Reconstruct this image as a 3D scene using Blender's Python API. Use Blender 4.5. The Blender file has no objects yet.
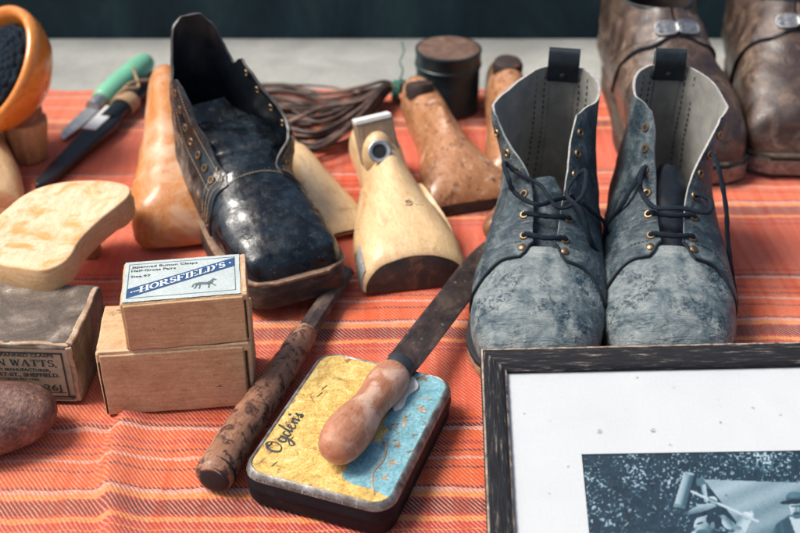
import bpy, math, random
import numpy as np
from mathutils import Matrix, Vector, Euler
R = math.radians
S = 0.01                                   # everything below is written in centimetres
random.seed(4); rng = np.random.default_rng(4)
scene = bpy.context.scene
COL = scene.collection

# ------------------------------------------------------------------ node helper
class NT:
    def __init__(self, name):
        self.m = bpy.data.materials.new(name); self.m.use_nodes = True
        self.t = self.m.node_tree; self.t.nodes.clear()
        self.out = self.n('ShaderNodeOutputMaterial'); self.b = self.n('ShaderNodeBsdfPrincipled')
        self.l(self.b.outputs[0], self.out.inputs[0])
        self.co = self.n('ShaderNodeTexCoord').outputs['Object']
    def n(self, ty, **kw):
        x = self.t.nodes.new(ty)
        for k, v in kw.items(): setattr(x, k, v)
        return x
    def l(self, a, b): self.t.links.new(a, b)
    def put(self, sock, v):
        if hasattr(v, 'is_linked'): self.l(v, sock)
        else: sock.default_value = v if not isinstance(v, tuple) or len(v) != 3 or sock.type == 'VECTOR' else (*v, 1)
    def vec(self, scale=(1, 1, 1), rot=(0, 0, 0), loc=(0, 0, 0)):
        x = self.n('ShaderNodeMapping'); self.l(self.co, x.inputs[0])
        x.inputs['Scale'].default_value = tuple(100 * a for a in scale)      # now per centimetre
        x.inputs['Rotation'].default_value = rot; x.inputs['Location'].default_value = loc
        return x.outputs[0]
    def noise(self, v, scale=1, detail=4, rough=.55, dist=0.0):
        x = self.n('ShaderNodeTexNoise'); self.l(v, x.inputs['Vector'])
        x.inputs['Scale'].default_value = scale; x.inputs['Detail'].default_value = detail
        x.inputs['Roughness'].default_value = rough; x.inputs['Distortion'].default_value = dist
        return x.outputs['Fac']
    def voro(self, v, scale=1, feature='F1', out='Distance', rnd=1):
        x = self.n('ShaderNodeTexVoronoi', feature=feature); self.l(v, x.inputs['Vector'])
        x.inputs['Scale'].default_value = scale; x.inputs['Randomness'].default_value = rnd
        return x.outputs[out]
    def ramp(self, f, stops, mode='LINEAR'):
        x = self.n('ShaderNodeValToRGB'); self.l(f, x.inputs[0]); r = x.color_ramp; r.interpolation = mode
        while len(r.elements) > 1: r.elements.remove(r.elements[-1])
        for i, (p, c) in enumerate(stops):
            e = r.elements[0] if i == 0 else r.elements.new(p)
            e.position = p
            if not isinstance(c, tuple): c = (c, c, c)
            e.color = (*c, 1)
        return x.outputs[0]
    def mix(self, f, a, b, mode='MIX'):
        x = self.n('ShaderNodeMix', data_type='RGBA', blend_type=mode)
        self.put(x.inputs[0], f); self.put(x.inputs[6], a); self.put(x.inputs[7], b)
        return x.outputs[2]
    def math(self, op, a, b=0.0, c=0.0):
        x = self.n('ShaderNodeMath', operation=op)
        self.put(x.inputs[0], a); self.put(x.inputs[1], b); self.put(x.inputs[2], c)
        return x.outputs[0]
    def sep(self, v):
        x = self.n('ShaderNodeSeparateXYZ'); self.l(v, x.inputs[0]); return x.outputs
    def bump(self, h, strength=.5, dist=.05, prev=None):
        x = self.n('ShaderNodeBump'); self.l(h, x.inputs['Height'])
        x.inputs['Strength'].default_value = strength; x.inputs['Distance'].default_value = dist * S
        if prev is not None: self.l(prev, x.inputs['Normal'])
        return x.outputs[0]
    def fin(self, col, rough=.6, bump=None, metal=0.0, spec=.5, coat=0.0, coat_rough=.1, sheen=0.0):
        self.put(self.b.inputs['Base Color'], col); self.put(self.b.inputs['Roughness'], rough)
        self.put(self.b.inputs['Metallic'], metal); self.b.inputs['Specular IOR Level'].default_value = spec
        self.put(self.b.inputs['Coat Weight'], coat); self.b.inputs['Coat Roughness'].default_value = coat_rough
        self.b.inputs['Sheen Weight'].default_value = sheen
        if bump is not None: self.l(bump, self.b.inputs['Normal'])
        return self.m

def grunge(name, stops, scale=.5, st=(1, 1, 1), rough=(.5, .7), bump=.3, bscale=6, bdist=.05, spots=None, fine=.15, dist=.6, **kw):
    """blotches of several real colours, finer mottling, optional dark spots, varied gloss and a grain bump"""
    t = NT(name); v = t.vec(st)
    c = t.ramp(t.noise(v, scale, 6, .62, dist), stops)
    f = t.noise(v, bscale, 5, .6)
    c = t.mix(fine, c, t.ramp(f, [(.3, .1), (.7, .9)]), 'OVERLAY')
    if spots:
        sc, thr, col = spots
        k = t.ramp(t.noise(v, sc, 5, .65, .4), [(thr, 0.0), (thr + .07, 1.0)])
        c = t.mix(k, c, col)
    r = t.ramp(t.noise(v, scale * 2.3, 4), [(.3, rough[0]), (.7, rough[1])])
    b = t.bump(f, bump, bdist)
    return t.fin(c, r, b, **kw)

def plain(name, col, rough=.5, metal=0.0, var=.25, scale=1.5, **kw):
    d = tuple(x * (1 - var) for x in col); u = tuple(min(1, x * (1 + var)) for x in col)
    return grunge(name, [(.3, d), (.7, u)], scale, rough=(max(.05, rough - .1), min(1, rough + .12)), bump=.15, metal=metal, **kw)

# ------------------------------------------------------------------ materials
M = {}
def cloth_mat():
    t = NT('woven_cloth'); v = t.vec()
    w = t.n('ShaderNodeVectorMath', operation='ADD'); t.l(v, w.inputs[0])
    nz = t.n('ShaderNodeTexNoise'); t.l(v, nz.inputs['Vector']); nz.inputs['Scale'].default_value = .25; nz.inputs['Detail'].default_value = 2
    sc = t.n('ShaderNodeVectorMath', operation='MULTIPLY_ADD'); t.l(nz.outputs['Color'], sc.inputs[0])
    sc.inputs[1].default_value = (.3, .6, 0); sc.inputs[2].default_value = (-.12, -.25, 0)
    t.l(sc.outputs[0], w.inputs[1])
    x, y, z = t.sep(w.outputs[0])
    P = 18.1
    y2 = t.math('ADD', t.math('ADD', y, t.math('MULTIPLY', x, -.012)), t.math('MULTIPLY', t.math('SUBTRACT', t.noise(v, 2.6, 3, .7), .5), .42))
    p = t.math('FRACT', t.math('DIVIDE', t.math('SUBTRACT', y2, 47.4 - P * 3), P))
    SAL = (.58, .074, .026); ORG = (.66, .085, .010); MAR = (.10, .012, .018); DRK = (.16, .02, .025)
    PNK = (.66, .34, .27); OCH = (.72, .26, .06); RED = (.42, .025, .02)
    raw = [(0, RED), (.5, OCH), (.62, RED), (1.25, OCH), (1.65, RED), (1.85, MAR), (3.05, RED), (3.25, OCH), (3.7, PNK), (4.1, DRK), (4.3, ORG),
           (5.75, DRK), (5.98, ORG), (6.65, PNK), (6.95, ORG), (7.45, DRK), (7.7, ORG), (8.2, RED), (8.6, ORG), (9.6, PNK), (9.95, MAR), (10.3, ORG), (10.55, RED), (10.9, ORG), (11.5, SAL)]
    weft = t.ramp(p, [(a / P, c) for a, c in raw], 'CONSTANT')
    # twill: diagonals running down to the right
    g = t.math('ADD', t.math('MULTIPLY', x, 3.3), t.math('MULTIPLY', y, 2.6))
    tw = t.math('PINGPONG', g, .5)                          # 0..0.5
    edge = t.math('ADD', tw, t.math('MULTIPLY', t.math('SUBTRACT', t.noise(v, 6, 3, .7), .5), .34))
    mask = t.ramp(edge, [(.13, 0.0), (.21, 1.0)])
    warp = t.ramp(t.noise(t.vec((1.2, .05, 1)), 1.2, 2), [(.35, (.60, .125, .065)), (.6, (.72, .31, .22))])
    c = t.mix(mask, warp, weft)
    c = t.mix(.12, c, weft)
    # fibres and worn patches
    th = t.noise(t.vec((3, 14, 3)), 1.0, 3)
    c = t.mix(.35, c, t.ramp(th, [(.3, .2), (.7, .8)]), 'OVERLAY')
    big = t.ramp(t.noise(t.vec((1, 1, 1), loc=(3, 1, 0)), .06, 3), [(.42, 0.0), (.62, 1.0)])
    sx, sy, sz = t.sep(v)
    fade = t.math('ADD', t.math('MULTIPLY', big, .12), t.math('MULTIPLY', t.ramp(t.math('ADD', t.math('MULTIPLY', sx, -.02), t.math('MULTIPLY', t.noise(v, .12, 3), .8)), [(.25, 0.0), (1.0, 1.0)]), .26))
    c = t.mix(fade, c, (.68, .24, .14))
    fl = t.ramp(t.noise(v, 5, 6, .8), [(.35, .3), (.65, .72)]); c = t.mix(.3, c, fl, 'OVERLAY')
    h = t.math('ADD', t.math('MULTIPLY', tw, 1.4), t.math('ADD', t.math('MULTIPLY', th, .5), t.math('MULTIPLY', t.noise(v, 8, 4, .7), .6)))
    b = t.bump(h, 1.0, .08)
    return t.fin(c, .95, b, spec=.15, sheen=.15)
M['cloth'] = cloth_mat()
M['cloth_edge'] = plain('cloth_edge', (.5, .09, .05), .95, spec=.1)
M['paving'] = grunge('paving', [(.3, (.25, .255, .235)), (.5, (.32, .325, .30)), (.7, (.40, .395, .365))], .12, rough=(.8, .95), bump=.5, bscale=3, bdist=.15, spots=(.9, .66, (.16, .16, .15)), spec=.2)
M['wall'] = grunge('dark_boards', [(.3, (.004, .012, .018)), (.5, (.012, .034, .042)), (.7, (.035, .075, .08))], .08, st=(1, 1, .4), rough=(.6, .8), bump=.4, bscale=2, spec=.25)

def blue_leather(nm, st):
    t = NT(nm); v = t.vec()
    n1 = t.noise(v, .55, 7, .66, .5)
    c = t.ramp(n1, st)
    sc = t.ramp(t.noise(v, 2.4, 8, .72, .8), [(.48, 0.0), (.57, 1.0)])
    reg = t.ramp(t.noise(t.vec(loc=(7, 2, 1)), .33, 3), [(.44, 0.0), (.58, 1.0)])
    c = t.mix(t.math('MULTIPLY', t.math('MULTIPLY', sc, reg), .9), c, (.010, .026, .042))
    f = t.noise(v, 14, 4, .6)
    c = t.mix(.25, c, t.ramp(f, [(.3, .15), (.7, .85)]), 'OVERLAY')
    sc2 = t.ramp(t.noise(t.vec((.5, 3, 1)), 1.6, 6, .7), [(.60, 0.0), (.68, 1.0)])
    c = t.mix(t.math('MULTIPLY', sc2, .35), c, (.32, .36, .35))
    b = t.bump(t.noise(v, 9, 6, .7), .4, .05); b = t.bump(t.noise(v, 1.1, 3), .35, .25, b); cr = t.noise(t.vec((.45, 2.6, 1.6)), .7, 3, .6, .8); b = t.bump(t.ramp(cr, [(.40, 0.0), (.5, 1.0), (.6, 0.0)]), .5, .10, b)
    return t.fin(c, t.ramp(n1, [(.3, .42), (.7, .68)]), b, spec=.4)
M['blue'] = blue_leather('blue_grey_leather', [(.30, (.026, .048, .062)), (.42, (.075, .108, .122)), (.54, (.160, .192, .196)), (.70, (.27, .295, .287))])
M['blue_shaft'] = blue_leather('dark_blue_grey_leather', [(.34, (.010, .023, .032)), (.48, (.034, .055, .066)), (.60, (.095, .122, .13)), (.74, (.20, .225, .222))])
M['suede'] = grunge('grey_suede', [(.3, (.15, .147, .13)), (.7, (.27, .26, .23))], .5, rough=(.9, 1), bump=.6, bscale=16, fine=.3, spec=.1, sheen=.3)
M['cut_edge'] = grunge('raw_leather_edge', [(.3, (.25, .25, .235)), (.7, (.45, .44, .41))], 3, rough=(.8, .95), spec=.2)
M['navy'] = grunge('navy_leather', [(.3, (.004, .007, .011)), (.7, (.014, .023, .03))], .8, rough=(.35, .55), bump=.3, bscale=10, spec=.35)
M['lace'] = plain('navy_cord', (.008, .014, .022), .8, bscale=30, spec=.2)
M['brass'] = plain('dull_brass', (.22, .15, .085), .42, metal=.9)
M['dark'] = plain('dark_void', (.006, .006, .008), .8)
M['tan_sole'] = grunge('tan_sole_edge', [(.3, (.20, .11, .06)), (.7, (.42, .27, .16))], 1, rough=(.6, .8))
M['rubber'] = plain('black_outsole', (.012, .012, .015), .6)

def wet_black():
    t = NT('wet_black_leather'); v = t.vec()
    n1 = t.noise(v, .4, 6, .6, .4)
    c = t.ramp(n1, [(.34, (.001, .002, .004)), (.5, (.003, .007, .011)), (.70, (.014, .027, .037))])
    wear = t.ramp(t.noise(v, 1.7, 8, .75), [(.55, 0.0), (.63, 1.0)])
    c = t.mix(t.math('MULTIPLY', wear, .4), c, (.07, .082, .088))
    d = t.voro(v, 2.1); d2 = t.voro(t.vec(loc=(4, 4, 4)), 4.5)
    k = t.ramp(d, [(.06, 1.0), (.13, 0.0)]); k2 = t.ramp(d2, [(.10, 1.0), (.2, 0.0)])
    g = t.ramp(t.noise(v, .5, 2), [(.42, 0.0), (.55, 1.0)])
    drops = t.math('MULTIPLY', t.math('MAXIMUM', k, k2), g)
    b = t.bump(t.noise(v, .6, 3), .35, .3); b = t.bump(t.noise(v, 6, 4, .6), .12, .04, b); b = t.bump(drops, .7, .09, b)
    r = t.ramp(t.noise(t.vec(loc=(2, 9, 1)), 1.0, 5, .65), [(.40, .18), (.58, .46)])
    return t.fin(c, r, b, spec=.5)
M['black'] = wet_black()
M['black_in'] = grunge('black_lining', [(.3, (.003, .005, .009)), (.7, (.009, .015, .022))], .5, rough=(.3, .5), bump=.3, bscale=5, spots=(5, .71, (.35, .36, .36)))
M['black_edge'] = plain('worn_brown_black_edge', (.07, .065, .062), .5)
M['thread'] = plain('tan_thread', (.34, .25, .16), .9)
M['dark_thread'] = plain('dark_thread', (.02, .02, .02), .9)
M['clog_wood'] = grunge('dirty_dark_wood', [(.3, (.03, .02, .014)), (.55, (.075, .05, .036)), (.75, (.17, .125, .09))], .7, st=(1, .4, 2), rough=(.55, .8), bump=.5, bscale=6)
M['dark_sole'] = grunge('dark_scuffed_sole', [(.3, (.014, .011, .010)), (.55, (.04, .03, .024)), (.75, (.11, .08, .06))], .8, st=(1, .4, 2), rough=(.5, .75), bump=.5, bscale=6)
M['welt'] = grunge('brown_welt', [(.3, (.10, .055, .035)), (.7, (.30, .19, .12))], 1.5, rough=(.6, .8))
M['brown'] = grunge('worn_brown_leather', [(.28, (.020, .012, .010)), (.44, (.050, .029, .021)), (.58, (.115, .074, .052)), (.74, (.30, .22, .16))], .33, rough=(.26, .55), bump=.6, bscale=4, bdist=.1, spots=(1.3, .58, (.02, .018, .02)), fine=.3, spec=.6, coat=.1, dist=1.2)
M['brown_in'] = plain('dark_brown_lining', (.03, .018, .014), .8)
M['pewter'] = grunge('pewter', [(.3, (.20, .21, .22)), (.7, (.55, .56, .56))], 3, rough=(.3, .5), metal=.85, bump=.3)
M['iron'] = grunge('worn_iron', [(.3, (.10, .09, .085)), (.7, (.30, .28, .26))], 2, rough=(.4, .65), metal=.7, bump=.4)

def wood(name, a, b, dirt, ring=1.3, st=(1, .16, 1), rough=(.35, .55), spots=None, coat=0.0, patch=None, bump=.25, soft=.06):
    t = NT(name); v = t.vec(st)
    g = t.noise(v, ring, 6, .6, 1.2); g2 = t.noise(t.vec((st[0] * 5, st[1] * 5, st[2] * 5)), ring * 1.5, 3)
    c = t.ramp(g, [(.3, a), (.7, b)])
    c = t.mix(.25, c, t.ramp(g2, [(.3, .2), (.7, .8)]), 'OVERLAY')
    u = t.vec()
    if patch: c = t.mix(t.ramp(t.noise(u, patch[0], 5, .6, .6), [(patch[1], 0.0), (patch[1] + .12, 1.0)]), c, patch[2])
    k = t.ramp(t.noise(u, .7, 7, .7, .5), [(.58, 0.0), (.72, 1.0)]); c = t.mix(t.math('MULTIPLY', k, .75), c, dirt)
    if spots:
        k = t.ramp(t.noise(u, spots[0], 6, .68, .5), [(spots[1], 0.0), (spots[1] + soft, 1.0)]); c = t.mix(k, c, spots[2])
    b_ = t.bump(g2, bump, .03); b_ = t.bump(t.noise(u, 1.2, 4), .25, .12, b_)
    return t.fin(c, t.ramp(t.noise(u, 1.3, 4), [(.3, rough[0]), (.7, rough[1])]), b_, coat=coat, spec=.45)
M['cream_wood'] = wood('cream_varnished_wood', (.58, .37, .18), (.72, .52, .29), (.30, .16, .075), coat=.12, spots=(3.2, .74, (.12, .07, .04)))
M['pale_wood'] = wood('pale_raw_wood', (.68, .44, .26), (.78, .57, .38), (.66, .38, .17), ring=1.0, rough=(.55, .75), patch=(.36, .48, (.64, .31, .10)))
M['pale_side'] = wood('pale_raw_wood_edge', (.58, .32, .14), (.76, .50, .27), (.5, .25, .1), ring=1.6, st=(.5, .5, 2), rough=(.55, .75))
M['brown_varnish'] = wood('speckled_brown_varnish', (.30, .125, .05), (.47, .235, .115), (.11, .05, .03), rough=(.22, .5), spots=(1.7, .54, (.14, .045, .02)), soft=.1, coat=.25, patch=(.6, .56, (.58, .38, .25)), bump=.5)
M['orange_varnish'] = wood('orange_varnished_wood', (.44, .15, .035), (.56, .25, .085), (.36, .085, .01), rough=(.3, .45), coat=.12, patch=(.30, .5, (.56, .33, .19)), spots=(2.2, .68, (.22, .08, .02)))
M['orange_bowl'] = wood('orange_bowl_wood', (.60, .185, .02), (.72, .26, .04), (.42, .10, .012), rough=(.18, .35), coat=.5, spots=(2.5, .72, (.75, .55, .35)))
M['neck_wood'] = wood('reddish_neck_wood', (.16, .055, .03), (.36, .17, .08), (.08, .03, .02), rough=(.3, .5))
M['block_wood'] = wood('tan_block_wood', (.38, .21, .09), (.55, .34, .16), (.25, .12, .05), st=(1, 1, .16), rough=(.5, .7))
M['worn_tread'] = grunge('worn_dark_tread', [(.3, (.012, .009, .009)), (.55, (.04, .02, .014)), (.72, (.16, .06, .03))], .6, rough=(.5, .8), bump=.6, bscale=5)
M['grey_wood'] = wood('grey_brown_wood', (.20, .135, .085), (.34, .25, .17), (.10, .07, .05), rough=(.6, .8), st=(1, 1, .2))
M['white_cut'] = plain('white_painted_end', (.72, .72, .68), .6, var=.1)
M['handle_wood'] = wood('worn_handle_wood', (.33, .13, .065), (.46, .22, .13), (.16, .06, .035), st=(.16, 1, 1), rough=(.4, .65), patch=(.38, .53, (.56, .36, .26)), spots=(2.6, .6, (.17, .06, .035)), soft=.12, bump=.6)
M['stick_wood'] = wood('dark_spotted_stick', (.20, .085, .045), (.36, .19, .11), (.09, .035, .022), st=(.2, 1, 1), rough=(.5, .75), spots=(1.4, .5, (.06, .022, .015)), soft=.09, coat=.1, bump=.7)
M['rust'] = grunge('rusty_iron', [(.3, (.03, .022, .022)), (.5, (.075, .052, .046)), (.7, (.17, .115, .09))], .7, st=(.6, 1, 1), rough=(.38, .65), metal=.3, bump=.6, bscale=5, spots=(2.6, .62, (.26, .2, .17)))
M['ferrule'] = plain('dark_ferrule', (.05, .06, .068), .5, metal=.5)
M['steel'] = grunge('scratched_steel', [(.3, (.24, .26, .28)), (.7, (.46, .48, .5))], 1.2, st=(.5, 2, 2), rough=(.35, .55), metal=.8, bump=.3, spots=(2, .68, (.14, .13, .13)))
M['green'] = plain('mint_green_paint', (.17, .46, .30), .42, var=.12, scale=.5)
M['black_paint'] = plain('black_paint', (.006, .011, .016), .4)
M['white_tape'] = plain('white_tape', (.66, .68, .67), .7, var=.08)
M['twine'] = plain('tan_twine', (.40, .27, .15), .95, bscale=20)
M['lace_strip'] = grunge('dark_leather_thong', [(.28, (.020, .014, .013)), (.5, (.07, .042, .032)), (.72, (.20, .125, .092))], .35, rough=(.38, .6), bump=.4, bscale=8)
M['lace_pale'] = grunge('pale_brown_thong', [(.28, (.05, .03, .025)), (.5, (.16, .095, .07)), (.72, (.34, .22, .16))], .35, rough=(.38, .6), bump=.4, bscale=8)
M['green_string'] = plain('green_string', (.02, .14, .095), .8)
M['can_side'] = grunge('dark_green_tin', [(.3, (.004, .014, .018)), (.7, (.012, .036, .042))], .5, rough=(.3, .5), bump=.2, spots=(2, .7, (.06, .05, .04)))
M['can_lid'] = grunge('rusty_lid', [(.3, (.07, .036, .024)), (.5, (.13, .075, .052)), (.7, (.22, .145, .11))], .5, rough=(.4, .6), bump=.4, bscale=5)
M['wool'] = grunge('dark_navy_wool', [(.3, (.006, .010, .016)), (.7, (.02, .03, .042))], 1.5, rough=(.95, 1), bump=.8, bscale=12, spec=.1)

def card(name, a, b, stain, st):
    t = NT(name); v = t.vec(); w = t.vec((.35, 1.2, 5))
    c = t.ramp(t.noise(v, .35, 5, .6), [(.3, a), (.7, b)])
    f = t.noise(w, 1.3, 6, .75)
    c = t.mix(.30, c, t.ramp(f, [(.3, .12), (.7, .88)]), 'OVERLAY')
    c = t.mix(.25, c, t.ramp(t.noise(v, 5, 6, .75), [(.3, .15), (.7, .85)]), 'OVERLAY')
    c = t.mix(t.math('MULTIPLY', t.ramp(t.noise(v, .8, 6, .7), [(.55, 0.0), (.72, 1.0)]), .55), c, stain)
    k = t.ramp(t.noise(t.vec((.7, .7, 2)), 1.1, 5, .7), [(.64, 0.0), (.68, 1.0)]); c = t.mix(k, c, (.10, .055, .03))
    return t.fin(c, .85, t.bump(f, .3, .04), spec=.2)
M['card'] = card('tan_cardboard', (.46, .285, .15), (.57, .395, .235), (.30, .165, .075), (.3, 1, 9))
M['card_edge'] = card('pale_cardboard', (.50, .33, .21), (.60, .43, .29), (.35, .2, .11), (.5, 2, 2))
M['gap'] = plain('box_gap', (.03, .016, .01), .9)
M['dirty_card'] = grunge('dirty_grey_card', [(.3, (.050, .038, .030)), (.48, (.12, .090, .068)), (.63, (.24, .195, .155)), (.74, (.55, .53, .50))], .32, rough=(.6, .9), bump=.4, bscale=7, bdist=.03, fine=.4, spots=(2.5, .66, (.30, .19, .1)), dist=1.0)
M['worn_card'] = grunge('worn_card_edge', [(.3, (.22, .13, .08)), (.55, (.44, .31, .2)), (.75, (.62, .55, .46))], .8, rough=(.8, 1), bump=.5, bscale=5)
M['old_paper'] = grunge('yellowed_paper', [(.3, (.30, .23, .145)), (.7, (.45, .36, .245))], .5, rough=(.8, .95), bump=.1, spots=(1.2, .7, (.2, .14, .08)), spec=.2)
M['pale_paper'] = grunge('pale_label_paper', [(.3, (.38, .435, .43)), (.7, (.50, .55, .53))], .5, rough=(.6, .8), bump=.1, spots=(2, .74, (.42, .36, .28)), spec=.3)
M['blue_ink'] = grunge('blue_ink', [(.3, (.010, .045, .13)), (.7, (.025, .085, .20))], 1.5, rough=(.5, .7), spots=(4, .72, (.3, .36, .4)))
M['white_ink'] = plain('white_ink', (.72, .76, .74), .6, var=.08)
M['ink'] = grunge('black_ink', [(.3, (.012, .02, .02)), (.7, (.05, .055, .05))], 2, rough=(.6, .8), spots=(5, .7, (.25, .2, .13)))
M['grey_ink'] = plain('grey_ink', (.10, .14, .15), .7)
M['stone'] = grunge('waxy_brown_lump', [(.3, (.06, .028, .022)), (.5, (.15, .07, .052)), (.72, (.27, .15, .11))], .6, rough=(.4, .7), bump=.9, bscale=4, bdist=.12, spots=(1.6, .62, (.36, .17, .08)), fine=.55)
M['tin_yellow'] = grunge('scuffed_yellow_print', [(.3, (.42, .25, .06)), (.5, (.60, .41, .115)), (.72, (.70, .54, .23))], .6, rough=(.4, .65), bump=.25, bscale=8, spots=(.9, .585, (.27, .135, .05)), fine=.55, dist=2.2)
M['tin_blue'] = grunge('scuffed_blue_print', [(.3, (.12, .29, .34)), (.6, (.21, .41, .46)), (.75, (.36, .50, .50))], .6, rough=(.4, .6), bump=.25, bscale=5, spots=(1.3, .58, (.17, .12, .06)), fine=.4, dist=1.5)
M['tin_rim'] = grunge('worn_tin_rim', [(.3, (.075, .06, .05)), (.5, (.20, .185, .17)), (.7, (.42, .42, .41))], .9, rough=(.35, .6), metal=.5, bump=.4, bscale=5)
M['tin_side'] = grunge('dark_tin_side', [(.3, (.004, .006, .010)), (.6, (.008, .010, .014)), (.8, (.03, .03, .03))], .5, rough=(.5, .7), bump=.3, bscale=4, spec=.2)
M['flake'] = plain('white_flaked_paint', (.68, .62, .54), .9, bscale=8)

def frame_paint(name, st):
    t = NT(name); v = t.vec(st)
    c = t.ramp(t.noise(v, 2.2, 7, .7, .2), [(.40, (.006, .007, .010)), (.56, (.014, .015, .018)), (.62, (.09, .075, .065)), (.70, (.32, .26, .21))])
    k = t.ramp(t.noise(t.vec(loc=(3, 5, 0)), .5, 4), [(.5, 0.0), (.66, 1.0)])
    c = t.mix(t.math('MULTIPLY', k, .5), c, (.010, .011, .014))
    h = t.noise(v, 4, 5)
    return t.fin(c, t.ramp(h, [(.3, .55), (.7, .8)]), t.bump(h, .8, .06), spec=.25)
M['frame_h'] = frame_paint('black_frame_across', (.25, 2.4, 1.6)); M['frame_v'] = frame_paint('black_frame_along', (2.4, .25, 1.6))
M['frame_worn'] = grunge('frame_worn_edge', [(.35, (.05, .04, .035)), (.6, (.36, .27, .2))], 1.6, rough=(.6, .8), bump=.4)
M['mat_board'] = grunge('white_mat_board', [(.3, (.49, .51, .515)), (.7, (.53, .55, .555))], .15, rough=(.6, .8), bump=.08, fine=.05, spec=.3)
def print_mat():
    t = NT('print_tones'); a = t.n('ShaderNodeAttribute', attribute_name='tones')
    c = t.ramp(a.outputs['Fac'], [(0, (.002, .010, .019)), (.2, (.005, .028, .048)), (.45, (.05, .115, .15)), (.7, (.24, .33, .37)), (1, (.50, .57, .60))])
    return t.fin(c, .55, spec=.3)
M['print_tones'] = print_mat()
def glass():
    t = NT('picture_glass'); tr = t.n('ShaderNodeBsdfTransparent'); gl = t.n('ShaderNodeBsdfGlossy'); gl.inputs['Roughness'].default_value = .06
    mx = t.n('ShaderNodeMixShader'); fr = t.n('ShaderNodeFresnel'); fr.inputs[0].default_value = 1.45
    t.l(fr.outputs[0], mx.inputs[0]); t.l(tr.outputs[0], mx.inputs[1]); t.l(gl.outputs[0], mx.inputs[2]); t.l(mx.outputs[0], t.out.inputs[0])
    return t.m
M['glass'] = glass()
def water():
    t = NT('water_drop'); t.b.inputs['Transmission Weight'].default_value = 1; t.b.inputs['IOR'].default_value = 1.33
    return t.fin((.98, .98, .98), .05)
M['drop'] = water()

# ------------------------------------------------------------------ mesh builder
def catmull(pts, n, closed=False):
    p = np.array(pts, float); m = len(p); out = []
    segs = m if closed else m - 1
    for i in range(segs):
        if closed: a, b, c, d = p[(i - 1) % m], p[i], p[(i + 1) % m], p[(i + 2) % m]
        else: a, b, c, d = p[max(i - 1, 0)], p[i], p[i + 1], p[min(i + 2, m - 1)]
        for k in range(n):
            t = k / n
            out.append(.5 * ((2 * b) + (c - a) * t + (2 * a - 5 * b + 4 * c - d) * t * t + (3 * b - a - 3 * c + d) * t ** 3))
    if not closed: out.append(p[-1])
    return np.array(out)

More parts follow.
